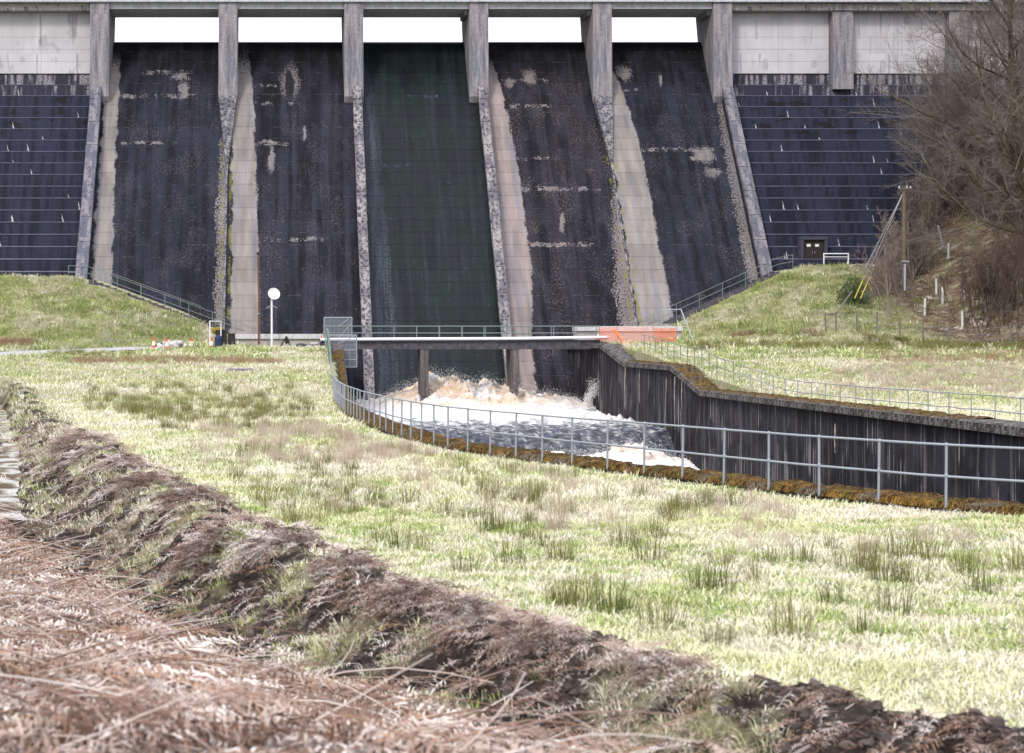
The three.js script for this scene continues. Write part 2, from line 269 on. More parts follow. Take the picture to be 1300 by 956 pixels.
      // flecks and rows of exposed aggregate
      const dens = fb(X * 0.8 + sd + 3, s * 0.35, 3); k = Math.max(k, 0.45 * sm(0.68, 0.74, fb(X0 * 10 + sd, s0 * 8, 3) + 0.09 * (B.fleck - 1.0) + 0.3 * (dens - 0.5)) * sm(1.5, 4, s0));
      for (const [rs, th, ra, rb] of B.rows) { const e = Math.abs(s0 - rs - (fb(X * 2, rs, 2) - 0.5) * 0.3); if (X0 > ra && X0 < rb && e < 0.1 + th * 0.1) k = Math.max(k, sm(0.49, 0.57, 0.5 * cr + 0.5 * fb(X * 1.6, rs * 3.1 + s * 1.2, 4)) * 0.85); }
      for (const [px, ps, pw, ph] of B.spots) { const q = Math.hypot((X - px) / pw, (s - ps) / ph) + (cr - 0.5) * 1.6; k = Math.max(k, sm(0.95, 0.65, q) * 0.8); }
      if (B.hole) { const [px, ps, pw, ph] = B.hole; k *= 1 - 0.85 * sm(1.0, 0.75, Math.hypot((X - px) / pw, (s - ps) / ph)); }
      c = mix3(c, tone, k);
      // moss along the crack beside the tapered piers
      const edge = Math.min(X0, W - X0); if (edge < 0.42 && edge > 0.2 && s0 > 6 && (X0 < 3 ? RIB[b] === null : RIB[b + 1] === null)) c = mix3(c, [118, 116, 44], 0.75 * sm(0.5, 0.58, fb(s0 * 0.9, sd + (X0 > 3 ? 5 : 0), 3) * 0.5 + cr * 0.5));
      return c;
    }, GAIN_V, false);
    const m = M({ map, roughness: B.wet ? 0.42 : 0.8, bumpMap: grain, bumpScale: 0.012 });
    const bay = sub('spillway_bay', dam);
    // one slab for each cast lift, with open joints between them
    const n = 32;
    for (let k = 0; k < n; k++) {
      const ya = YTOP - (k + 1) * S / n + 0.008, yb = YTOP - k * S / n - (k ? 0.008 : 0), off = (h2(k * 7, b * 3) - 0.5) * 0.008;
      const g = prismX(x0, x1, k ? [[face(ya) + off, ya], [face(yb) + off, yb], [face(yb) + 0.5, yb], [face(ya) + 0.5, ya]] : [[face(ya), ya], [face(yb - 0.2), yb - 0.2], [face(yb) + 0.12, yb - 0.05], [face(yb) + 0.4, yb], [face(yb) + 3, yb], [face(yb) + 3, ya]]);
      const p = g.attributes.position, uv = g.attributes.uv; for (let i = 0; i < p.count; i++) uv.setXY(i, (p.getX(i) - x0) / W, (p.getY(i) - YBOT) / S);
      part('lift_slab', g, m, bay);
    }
  }
  // piers
  const pierTex = tex(128, 512, (u, v) => { const X = u * 2, y = v * 9, a = fb(X * 3, y * 0.35, 4), b = fb(X * 6, y * 5, 3), g = 138 + 70 * (a - 0.5) + 40 * (b - 0.5); const blue = sm(0.5, 0.7, fb(X * 2 + 7, y * 0.3, 3)); return mix3([g + 6, g + 2, g + 8], [g * 0.8, g * 0.83, g * 0.93], blue * 0.8); }, GAIN_V); pierTex.repeat.set(0.5, 1 / 9);
  const pierM = M({ map: pierTex, bumpMap: grain, bumpScale: 0.015 });
  const noseTex = tex(128, 256, (u, v) => { const a = fb(u * 9, v * 12, 4), b = fb(u * 4, v * 3, 3); let c = mix3([102, 103, 112], [142, 138, 141], sm(0.4, 0.65, b)); return mix3(c, [52, 52, 62], 0.75 * sm(0.52, 0.6, a)); }, GAIN_V); noseTex.repeat.set(0.4, 0.4);
  const noseM = M({ map: noseTex });
  for (let i = 0; i < 6; i++) {
    const c = PIER[i], pier = sub('pier', dam), w = 0.785;
    // the front leans out a little towards its foot
    const g = new THREE.ExtrudeGeometry(new THREE.Shape([[149.75, 28.0], [149.45, 20.2], [149.45 + 0.6, 19.2], [153, 19.2], [156, 28.0]].map((q) => new THREE.Vector2(...q))), { depth: 2 * w - 0.1, bevelEnabled: true, bevelSize: 0.05, bevelThickness: 0.05, bevelSegments: 1 });
    g.applyMatrix4(new THREE.Matrix4().set(0, 0, 1, c - w + 0.05, 0, 1, 0, 0, -1, 0, 0, 0, 0, 0, 0, 1));
    part('shaft', boxUV(g), pierM, pier);
    for (const s of [-1, 1]) if (s < 0 && i > 2) part('bracket', prismX(c + (s > 0 ? w : -w - 0.35), c + (s > 0 ? w + 0.35 : -w), [[150.3, 27.5], [150.6, 27.1], [153.6, 27.1], [153.9, 27.5]]), pierM, pier);
    if (RIB[i] === null) { // tapered nose dying into the face
      const ya = 20.3, yb = 13.8, ym = 18.4, P = [];
      const ring = (y, hw, proud) => [V(c - hw, y, -(face(y) + 0.2)), V(c - hw * 0.9, y, -(face(y) - proud)), V(c + hw * 0.9, y, -(face(y) - proud)), V(c + hw, y, -(face(y) + 0.2))];
      const r = [ring(ya, 0.8, 0.72), ring(ym, 0.62, 0.6), ring(16.5, 0.36, 0.4), ring(yb, 0.1, 0.06)];
      for (let k = 1; k < 4; k++) for (let q = 0; q < 3; q++) { const A = r[k - 1][q], B = r[k - 1][q + 1], C = r[k][q], D = r[k][q + 1]; P.push(A, C, B, B, C, D); }
      const gg = new THREE.BufferGeometry().setFromPoints(P); part('tapered_nose', boxUV(gg), noseM, pier);
      part('joint_ridge', prismX(c - 0.07, c + 0.07, [[face(14) - 0.05, 14], [face(14) + 0.3, 14], [face(-5) + 0.3, -5], [face(-5) - 0.05, -5]]), noseM, pier);
    }
  }
  // ribs between the bays, in cast blocks
  const ribTex = (dk, bl) => { const t = tex(192, 768, (u, v) => { const X = u * 2, y = v * 8, a = fb(X * 4, y * 4, 4), b = fb(X * 1.2, y * 0.5 + dk * 9, 3); const f = fb(X * 12, y * 12, 3); let c = mix3(dk < 0.5 ? [136, 132, 140] : [156, 151, 154], bl, sm(0.4, 0.6, b)).map((q) => q * (0.88 + 0.24 * f)); return mix3(c, [44, 42, 46], 0.8 * sm(0.6, 0.72, 0.6 * a + 0.4 * f + 0.11 * dk)); }, GAIN_V); t.repeat.set(0.5, 1 / 8); return t; };
  const ribMs = [M({ map: ribTex(0.35, [98, 99, 116]) }), null, M({ map: ribTex(1, [118, 114, 122]) }), M({ map: ribTex(0.85, [110, 108, 118]) }), null, M({ map: ribTex(0.35, [100, 101, 114]) })];
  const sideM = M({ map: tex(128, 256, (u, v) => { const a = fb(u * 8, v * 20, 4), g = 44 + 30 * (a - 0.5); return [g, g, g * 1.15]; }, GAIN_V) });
  for (let i = 0; i < 6; i++) if (RIB[i] !== null) {
    const rib = sub('spillway_rib', dam), c = RIB[i], bot = i === 0 ? 3.6 : i === 5 ? 3.8 : YBOT, top = 21.9, w = i === 0 || i === 5 ? 0.46 : 0.38, n = Math.round((top - bot) / 2);
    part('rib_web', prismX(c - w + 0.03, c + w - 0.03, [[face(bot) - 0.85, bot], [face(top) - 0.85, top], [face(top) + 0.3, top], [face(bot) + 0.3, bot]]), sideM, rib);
    for (let k = 0; k < n; k++) {
      const ya = bot + (top - bot) * k / n + 0.015, yb = bot + (top - bot) * (k + 1) / n - 0.015, jx = (h2(k, i * 5) - 0.5) * 0.04, e = 0.05;
      const ring = (y) => { const f = face(y) - 1.25 + jx; return [V(c - w + jx, y, -(f + 0.45)), V(c - w + jx, y, -(f + e)), V(c - w + e + jx, y, -f), V(c + w - e + jx, y, -f), V(c + w + jx, y, -(f + e)), V(c + w + jx, y, -(f + 0.45))]; };
      const A = ring(yb), B = ring(ya), P = []; for (let q = 0; q < 6; q++) { const r = (q + 1) % 6; P.push(A[q], B[q], A[r], A[r], B[q], B[r]); }
      for (let q = 1; q < 5; q++) P.push(A[0], A[q], A[q + 1], B[0], B[q + 1], B[q]);
      part('rib_block', boxUV(new THREE.BufferGeometry().setFromPoints(P)), ribMs[i], rib);
    }
  }
  // deck, parapet
  const deckTex = tex(512, 64, (u, v) => { const a = fb(u * 60, v * 3, 4), g = 196 + 60 * (a - 0.5); return [g * 0.97, g * 0.985, g * 1.03]; }, GAIN_V); deckTex.repeat.set(0.05, 0.5);
  const deckM = M({ map: deckTex, bumpMap: grain, bumpScale: 0.01 });
  for (let b = 0; b < 5; b++) part('deck_beam', bx(PIER[b + 1] - PIER[b] - 1.58, 0.5, 4.1, (PIER[b] + PIER[b + 1]) / 2, 27.76, -152.05), deckM, dam);
  part('deck_slab', bx(153, 0.16, 7, 18.5, 28.09, -153), deckM, dam);
  for (let k = 0; k < 38; k++) part('parapet_panel', bx(3.98, 0.9, 0.3, -57 + 4 * k + 2, 28.63, -149.8), deckM, dam);
  // pale upper walls beside the spillway, in cast lifts, with pilasters
  const upTex = tex(1024, 256, (u, v) => { const X = u * 40, y = v * 6, a = fb(X * 0.4, y * 0.3, 4), s = fb(X * 1.5, y * 0.12, 4), s2 = fb(X * 5, y * 0.2 + 4, 3); let c = [200, 198, 206].map((q) => q + 34 * (a - 0.5) + 26 * (s - 0.5)); c = mix3(c, [140, 138, 146], 0.55 * sm(0.6, 0.72, s) * sm(0.45, 0.55, s2) + 0.9 * sm(0.66, 0.74, fb(X * 0.7 + 3, y * 0.5 + 2, 4)) * 0.35); return c; }, GAIN_V); upTex.repeat.set(1 / 40, 1 / 6);
  const upM = M({ map: upTex, bumpMap: grain, bumpScale: 0.008 });
  const pil = [[-58, -44.1, 0], [-42.3, -29.2, 0], [-27.4, -14.69, 0], [38.4, 46.85, 0], [48.6, 56.6, 0], [58.2, 67, 0], [68.6, 80, 0]];
  for (const [xa, xb] of pil) {
    const w = sub('upper_wall', dam), n = 5;
    for (let k = 0; k < n; k++) { const ya = 22.35 + 5.05 * k / n + (k ? 0.009 : 0), yb = 22.35 + 5.05 * (k + 1) / n - 0.009, parts = Math.round((xb - xa) / 4.3); for (let q = 0; q < parts; q++) { const a = lerp(xa, xb, q / parts) + 0.008, e = lerp(xa, xb, (q + 1) / parts) - 0.008; part('wall_panel', bx(e - a, yb - ya, 0.5, (a + e) / 2, (ya + yb) / 2, -(151.55 + (h2(q + k * 9, Math.round(xa)) - 0.5) * 0.014)), upM, w); } }
  }
  part('upper_core', merge([bx(44.0, 5.5, 3.5, -36.2, 24.9, -153.4), bx(52, 5.5, 3.5, 64, 24.9, -153.4)]), concM, dam);
  for (const x of [-43.2, -28.3, 47.72, 57.4, 67.8]) part('pilaster', prismX(x - 0.85, x + 0.85, [[150.35, 27.9], [150.2, 20.9], [152, 20.9], [152, 27.9]]), pierM, dam);
  const bandM = M({ map: tex(1024, 64, (u, v) => { const s = fb(u * 240, v * 1.2, 4); const g = 168 + 60 * (s - 0.5); let c = [g + 8, g + 3, g + 3]; if (s > 0.64) c = mix3(c, [70, 68, 74], 0.7); if (fb(u * 400 + 9, v * 0.8, 2) > 0.76) c = [232, 230, 232]; return c; }, GAIN_V) }); bandM.map.repeat.set(1 / 60, 1);
  part('cornice', bx(42.9, 0.55, 1.8, -36.2, 27.7, -151.05), bandM, dam); part('cornice', bx(48, 0.55, 1.8, 62.4, 27.7, -151.05), bandM, dam);

  // stepped side walls
  const stepTex = (sd) => { const Rr = rng(sd), st = []; for (let i = 0; i < 105; i++) st.push([Rr() * 44, Math.floor(Rr() * 20) + 0.02, 0.022 + 0.034 * Rr(), 0.25 + 0.5 * Rr()]); const rows = {}; for (const q of st) (rows[Math.floor(q[1])] ??= []).push(q);
    return tex(1024, 1024, (u, v) => { const X = u * 44, y = v * 25 - 2.6, a = fb(X * 0.5 + sd, y * 0.4, 4), s = fb(X * 2.2 + sd, y * 0.15, 4), f = fb(X * 7, y * 7, 3);
      let c = mix3([50, 54, 74], [36, 38, 54], sm(0.4, 0.65, s)).map((q) => q * (0.8 + 0.4 * f)); c = mix3(c, [56, 58, 80], 0.5 * sm(0.5, 0.7, a));
      const top = 22.35 - y; if (top < 2.02) { const k = 0.6 * fb(X * 3.4 + sd, y * 0.35 + (top > 1 ? 7 : 0), 4) + 0.4 * fb(X * 0.5 + sd, top > 1 ? 9 : 3, 3); c = mix3([150, 148, 156], [56, 56, 72], sm(0.4, 0.58, k + (top > 1 ? 0.07 : 0))); if (f > 0.62) c = mix3(c, [34, 32, 38], 0.6); }
      else if (top < 5.5 && sm(0.58, 0.7, fb(X * 0.6 + sd, y * 1.2, 4)) > 0.4 && f > 0.4) c = mix3(c, [30, 26, 24], 0.8);
      for (const [sx, sy, sw, sh] of rows[Math.floor(top)] || []) { const q = (y - (22.35 - 1 - sy)) / sh; if (q > 0 && q < 1 && Math.abs(X - sx - 0.12 * q * (sw > 0.06 ? 1 : -1)) < sw * (1 - q) * (0.5 + f) + 0.012) c = mix3(c, [226, 224, 228], 0.9); }
      return c; }, GAIN_V, false); };
  const noseLine = M({ map: concTex, color: col(150, 152, 182) });  // pale step edges: weathered lime, with sky-lit brightness put into the colour
  for (const [xa, xb, sd, yb] of [[-58, -14.35, 3, 1.5], [38.2, 82.2, 5, 2.5]]) {
    const m = M({ map: stepTex(sd), bumpMap: grain, bumpScale: 0.01, roughness: 0.75 }), wall = sub('stepped_wall', dam);
    for (let k = 0; 22.35 - k > yb; k++) {
      const yt = 22.35 - k, fr = face(yt - 0.5) + 0.1, e = 0.09;
      const g = prismX(xa, xb, [[fr, yt - 1.0], [fr, yt - e - 0.01], [fr + 0.02, yt - e], [fr + 1.4, yt - e], [fr + 1.4, yt - 1.0]]);
      const p = g.attributes.position, uv = g.attributes.uv; for (let i = 0; i < p.count; i++) uv.setXY(i, (p.getX(i) - xa) / 44, (p.getY(i) + 2.6) / 25);
      const st = part('wall_step', g, m, wall);
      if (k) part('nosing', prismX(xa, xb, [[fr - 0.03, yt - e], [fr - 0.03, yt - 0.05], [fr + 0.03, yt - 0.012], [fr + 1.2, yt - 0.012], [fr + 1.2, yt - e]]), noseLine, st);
    }
  }
}
// steel door in the stepped wall with its two notices
{
  const p = at(1033, 337, 139.6), door = thing('access_door', 'dark double door with two white notices at the foot of the stepped wall', 'door');
  door.position.copy(p);
  const dm = M({ color: col(52, 46, 48), roughness: 0.7 }), fm = M({ color: col(66, 66, 78) });
  part('frame', merge([bx(0.22, 2.1, 0.9, -0.92, 0.95, -0.3), bx(0.22, 2.1, 0.9, 0.92, 0.95, -0.3), bx(2.06, 0.25, 0.9, 0, 2.1, -0.3)]), fm, door);
  for (const s of [-1, 1]) { const leaf = part('door_leaf', bx(0.78, 1.95, 0.08, s * 0.4, 0.98, -0.1), dm, door); part('notice', bx(0.3, 0.2, 0.02, s * 0.32 - 0.05, 1.55, -0.04), whiteM, leaf); part('handle', rod(V(s * 0.1, 0.9, 0), V(s * 0.1, 1.1, 0), 0.02), galvM, leaf); }
  part('threshold', bx(2.3, 0.12, 0.8, 0, -0.08, -0.2), concM, door);
  const r = thing('barrier_rail', 'short white tubular rail beside the dark double door', 'rail'), a = at(1046, 337, 138.5), b = at(1077, 337, 138.5);
  part('rail', tube([V(a.x, a.y + 0.9, a.z), V(b.x, b.y + 0.9, b.z)], 0.05), whiteM, r); part('rail', tube([V(a.x, a.y + 0.65, a.z), V(b.x, b.y + 0.65, b.z)], 0.035), whiteM, r);
  for (const q of [a, b]) part('post', rod(V(q.x, q.y - 0.2, q.z), V(q.x, q.y + 0.95, q.z), 0.055), whiteM, r);
}
{
  const g = new THREE.PlaneGeometry(160, 400).rotateX(-Math.PI / 2).translate(18, 25.49, -354.6);
  structure('reservoir_water', g, M({ color: col(90, 96, 106), roughness: 0.15, specularIntensity: 1 }), 'still reservoir water held behind the dam', 'water');
}
console.log('dam');

// ------------------------------------------------------------------ walls of the stilling basin
const wallTex = tex(1024, 512, (u, v) => { const X = u * 24, y = v * 8, s = fb(X * 3.2, y * 0.16, 4), s2 = fb(X * 7 + 9, y * 0.1 + 5, 3), b = fb(X * 0.5, y * 0.5, 3), f = fb(X * 9, y * 9, 2); let c = mix3([48, 47, 55], [28, 27, 34], sm(0.4, 0.6, b)); c = mix3(c, [92, 88, 92], sm(0.54, 0.68, s) * 0.75); if (s2 > 0.58) c = mix3(c, [176, 172, 174], sm(0.56, 0.7, s2) * 0.85 * sm(0.44, 0.62, fb(X * 0.45 + 4, y * 0.4, 3))); if (fb(X * 1.3 + 50, y * 0.05, 3) > 0.71) c = mix3(c, [112, 88, 68], 0.5); return c.map((q) => q * (0.85 + 0.3 * f)); }, GAIN_V); wallTex.repeat.set(1 / 24, 1 / 8);
const wallM = M({ map: wallTex, bumpMap: grain, bumpScale: 0.015, roughness: 0.75 });
const copeM = M({ map: tex(256, 256, (u, v) => { const a = fb(u * 10, v * 10, 4), b = fb(u * 40, v * 40, 3); let c = mix3([112, 108, 108], [50, 46, 44], sm(0.36, 0.6, a)); return mix3(c, [164, 160, 160], 0.6 * sm(0.55, 0.66, b)); }, GAIN_V), bumpMap: grain, bumpScale: 0.02 }); copeM.map.repeat.set(0.4, 0.4);
function pathOf(edge, level, d0, d1, step) { const a = []; const n = Math.ceil((d1 - d0) / step); for (let i = 0; i <= n; i++) { const d = lerp(d0, d1, i / n); a.push(V(edge(d), level(d), -d)); } return a; }
function mossBed(path, o0, o1, n, dir, sd, cover, hgt) { // bumpy moss cushion laid along a coping
  const pos = [], cl = [], idx = [], c = new THREE.Color(), C1 = col(160, 126, 72, 0.68), C2 = col(122, 116, 64, 0.68), C3 = col(116, 88, 54, 0.7), C6 = col(78, 62, 46, 0.7), C4 = col(150, 144, 140, 0.55), C5 = col(182, 154, 92, 0.5);
  path.forEach((p, i) => {
    const a = path[Math.max(0, i - 1)], b = path[Math.min(path.length - 1, i + 1)]; let dx = b.x - a.x, dz = b.z - a.z; const l = Math.hypot(dx, dz); dx /= l; dz /= l;
    for (let k = 0; k <= n; k++) {
      const f = k / n, o = lerp(o0, o1, f), x = p.x - dz * o * dir, z = p.z + dx * o * dir, e = Math.min(f, 1 - f) * 6;
      const q = fb(x * 1.1 + sd, z * 1.1, 3), r = fb(x * 9, z * 9 + sd, 3), r2 = fb(x * 3.1 + 20, z * 3.1, 3), s = sm(cover, cover + 0.12, q);
      pos.push(x + (r - 0.5) * 0.06, p.y + (e < 0.01 ? -0.07 : 0.012 + s * (hgt * Math.min(1, e) * (1.6 * r * r2) + 0.015)), z + (r2 - 0.5) * 0.05);
      c.copy(C4).lerp(C1, s).lerp(C2, s * sm(0.46, 0.6, fb(x * 2.3 + 7, z * 2.3, 3))).lerp(C3, sm(0.46, 0.6, r2) * 0.75).lerp(C6, sm(0.52, 0.66, r)); if (r < 0.4) c.lerp(C5, 0.45 * s); cl.push(c.r, c.g, c.b);
      if (i && k) { const w = i * (n + 1) + k; dir > 0 ? idx.push(w - n - 2, w - n - 1, w - 1, w - n - 1, w, w - 1) : idx.push(w - n - 2, w - 1, w - n - 1, w - n - 1, w - 1, w); }
    }
  });
  const g = new THREE.BufferGeometry(); g.setAttribute('position', new THREE.Float32BufferAttribute(pos, 3)); g.setAttribute('color', new THREE.Float32BufferAttribute(cl, 3)); g.setAttribute('uv', new THREE.Float32BufferAttribute(pos.filter((_, i) => i % 3 !== 1), 2)); g.setIndex(idx); g.computeVertexNormals(); return g;
}
const mossMap = tex(512, 512, (u, v) => { const q = fb(u * 60, v * 60, 3), p = fb(u * 14, v * 14, 3), g = 255 * clamp(0.62 + 1.3 * (q - 0.4) + 0.5 * (p - 0.5)); return [g, g * 0.97, g * 0.88]; }); mossMap.repeat.set(0.5, 0.5);
const mossBump = grey(256, 256, (u, v) => fb(u * 40, v * 40, 3)); mossBump.repeat.set(0.6, 0.6);
const mossM = M({ vertexColors: true, map: mossMap, bumpMap: mossBump, bumpScale: 0.05, roughness: 1 });
{
  const w = thing('channel_wall', 'curved concrete channel wall with orange mossy top beside the near railing', 'wall');
  part('wall_body', sweep(pathOf(leftEdge, leftLevel, 20, 134, 0.8), [[0.12, -0.28], [0.12, -9.5, 1], [0.72, -9.5, 1], [0.72, -0.28]]), wallM, w);
  for (let d = 20; d < 131; d += 3.8) part('coping_block', sweep(pathOf(leftEdge, leftLevel, d + 0.012, Math.min(134, d + 3.788), 0.63), [[0.0, -0.27], [0.0, -0.03], [0.03, 0], [0.81, 0], [0.84, -0.03], [0.84, -0.27]]), copeM, w);
  const moss = part('moss', mossBed([...pathOf(leftEdge, leftLevel, 22, 60, 0.06), ...pathOf(leftEdge, leftLevel, 60.2, 114, 0.22)], -0.08, 0.83, 16, 1, 3, 0.38, 0.1), mossM, w); moss.userData.kind = 'stuff';
  const v = thing('training_wall', 'tall dark stained basin wall with stepped overhanging coping', 'wall');
  part('wall_body', sweep(pathOf(rightEdge, rightLevel, 26, 135, 1), [[0, -0.3], [0, -9.5, 1], [-0.95, -9.5, 1], [-0.95, -0.3]], -1), wallM, v);
  const br = [26, 32, 38, 44, 50, 56, 62, 68, 74, 80, 86, 92.8, 99.5, 106, 112.8, 120.5, 127, 134.6];
  for (let i = 1; i < br.length; i++) part('coping_block', sweep(pathOf(rightEdge, rightLevel, br[i - 1] + 0.01, br[i] - 0.01, 3.4), [[0.32, -0.3], [0.32, -0.04], [0.28, 0], [-1.05, 0], [-1.05, -0.3]], -1), copeM, v);
  const m2 = part('moss', mossBed([...pathOf(rightEdge, rightLevel, 58, 112.7, 0.2)], -1.0, 0.31, 12, -1, 8, 0.44, 0.1), mossM, v); m2.userData.kind = 'stuff';
  // lime runs on the wall below the coping
  const lime = M({ color: col(190, 184, 176, 0.6), roughness: 0.9 }), rr = rng(5);
  for (const [u, v0, v1, wd] of [[794, 463, 520, 0.2], [812, 468, 512, 0.13], [857, 478, 545, 0.14], [846, 480, 555, 0.08], [866, 484, 520, 0.12], [1061, 538, 575, 0.11]]) {
    const d = XR_WALL * FPX / (u - CU), ya = (CV - v0) / FPX * d, yb = (CV - v1) / FPX * d, pts = []; for (let k = 0; k <= 10; k++) { const f = k / 10; pts.push([d + (rr() - 0.5) * wd * 0.8 + Math.sin(f * 3) * 0.1, lerp(ya, yb, f), wd * (1 - 0.6 * f) * (0.6 + 0.7 * rr())]); }
    const P = []; for (let k = 1; k <= 10; k++) { const [d0, y0, w0] = pts[k - 1], [d1, y1, w1] = pts[k], X = XR_WALL - 0.012; P.push(V(X, y0, -(d0 - w0)), V(X, y1, -(d1 - w1)), V(X, y0, -(d0 + w0)), V(X, y0, -(d0 + w0)), V(X, y1, -(d1 - w1)), V(X, y1, -(d1 + w1))); }
    const g = new THREE.BufferGeometry().setFromPoints(P); g.computeVertexNormals(); part('lime_run', boxUV(g), lime, v);
  }
}

// ------------------------------------------------------------------ railings
const postGeo = {}; const postOf = (h, r) => postGeo[h + '/' + r] ??= mergeGeometries([new THREE.CylinderGeometry(r, r, h, 8).translate(0, h / 2, 0), new THREE.SphereGeometry(r * 1.45, 8, 6).translate(0, h - r, 0), new THREE.SphereGeometry(r * 1.4, 8, 6).translate(0, h * 0.52, 0)]);
function railing(name, label, path, { spacing = 1.5, h = 1.05, r = 0.02, pr = 0.023, mat = galvM, rails = [1, 0.52], group } = {}) {
  const t = thing(name, label, 'railing', group); let acc = 0; const posts = [path[0]];
  for (let i = 1; i < path.length; i++) { const l = path[i].distanceTo(path[i - 1]); let s = spacing - acc; while (s <= l) { posts.push(path[i - 1].clone().lerp(path[i], s / l)); s += spacing; } acc = (acc + l) % spacing; }
  for (const p of posts) { const o = part('post', postOf(h, pr), mat, t); o.position.set(p.x, p.y, p.z); o.rotation.set((h2(p.x * 50 | 0, 3) - 0.5) * 0.03, 0, (h2(p.z * 50 | 0, 4) - 0.5) * 0.03); }
  for (const f of rails) part('rail', tube(path.map((p) => V(p.x, p.y + h * f - pr, p.z)), r, r, 8), mat, t);
  return t;
}
railing('railing', 'long galvanised tube railing curving along the mossy channel wall', pathOf((d) => leftEdge(d) - 0.06, (d) => leftLevel(d) - 0.08, 22, 119, 0.5), { spacing: 1.38, h: 1.06 });
railing('railing', 'galvanised railing on the grass behind the far basin wall coping', pathOf((d) => rightEdge(d) + 1.35, (d) => H(rightEdge(d) + 1.35, d, true) - 0.02, 34, 92, 1), { spacing: 2.0, h: 1.02 });
railing('railing', 'pale green railing on the short level between two sloped copings', [...pathOf((d) => 23.9, (d) => Math.max(H(23.9, d, true) - 0.02, rightLevel(d) - 0.1), 93, 116, 1.5)], { spacing: 1.7, h: 1.05, mat: greenM, r: 0.024, pr: 0.026 });

// ------------------------------------------------------------------ footbridge
{
  const D = 124.2, b = thing('footbridge', 'concrete footbridge on two leaf piers crossing the stilling basin', 'footbridge');
  const bm = M({ map: tex(512, 64, (u, v) => { const a = fb(u * 70, v * 3, 4), g = 80 + 60 * (a - 0.5); return [g, g * 0.98, g * 1.06]; }, GAIN_V), bumpMap: grain, bumpScale: 0.01 }); bm.map.repeat.set(0.06, 1);
  part('deck', bx(19.2, 0.5, 1.9, 13.2, -0.31, -D - 0.9), bm, b);
  part('edge_kerb', bx(19.2, 0.14, 0.16, 13.2, 0.01, -D - 0.05), bm, b); part('edge_kerb', bx(19.2, 0.14, 0.16, 13.2, 0.01, -D - 1.75), bm, b);
  const pm = M({ map: tex(128, 256, (u, v) => { const a = fb(u * 10, v * 2, 4), c = fb(u * 20, v * 20, 3), g = 96 + 80 * (a - 0.5) + 40 * (c - 0.5); return [g, g * 0.95, g * 0.95]; }, GAIN_V) }); pm.map.repeat.set(0.7, 0.2);
  for (const [x, wb] of [[10.75, 0.24], [16.95, 0.16]]) { // leaf piers narrowing downwards
    const ring = (y, w, a, e) => [V(x - w, y, -(D + a)), V(x + w, y, -(D + a)), V(x + w, y, -(D + e)), V(x - w, y, -(D + e))];
    const A = ring(-0.56, 0.3, 0, 2.6), B = ring(-7.5, wb, 0.25, 1.3), P = []; for (let q = 0; q < 4; q++) { const r = (q + 1) % 4; P.push(A[q], B[q], A[r], A[r], B[q], B[r]); }
    part('leaf_pier', boxUV(new THREE.BufferGeometry().setFromPoints(P)), pm, b);
  }
  for (const [z, nm] of [[0.02, 1], [1.78, 2]]) {
    const n = 12; for (let k = 0; k <= n; k++) { const o = part('railing_post', postOf(1.05, 0.028), greenM, b); o.position.set(lerp(3.85, 22.6, k / n) + nm * 0.12, 0.0, -D - z); }
    for (const y of [1.02, 0.55]) part('railing_rail', tube([V(3.8, y, -D - z), V(22.7, y, -D - z)], 0.03, 0.03, 8), greenM, b);
  }
  const pipe = solo('water_pipe', tube([V(3.6, 0.1, -D + 0.28), V(8, 0.14, -D + 0.28), V(16, 0.17, -D + 0.28), V(23.4, 0.26, -D + 0.28)], 0.1, 0.1, 12), whiteM, 'pale pipe running along the front edge of the footbridge', 'pipe');
}
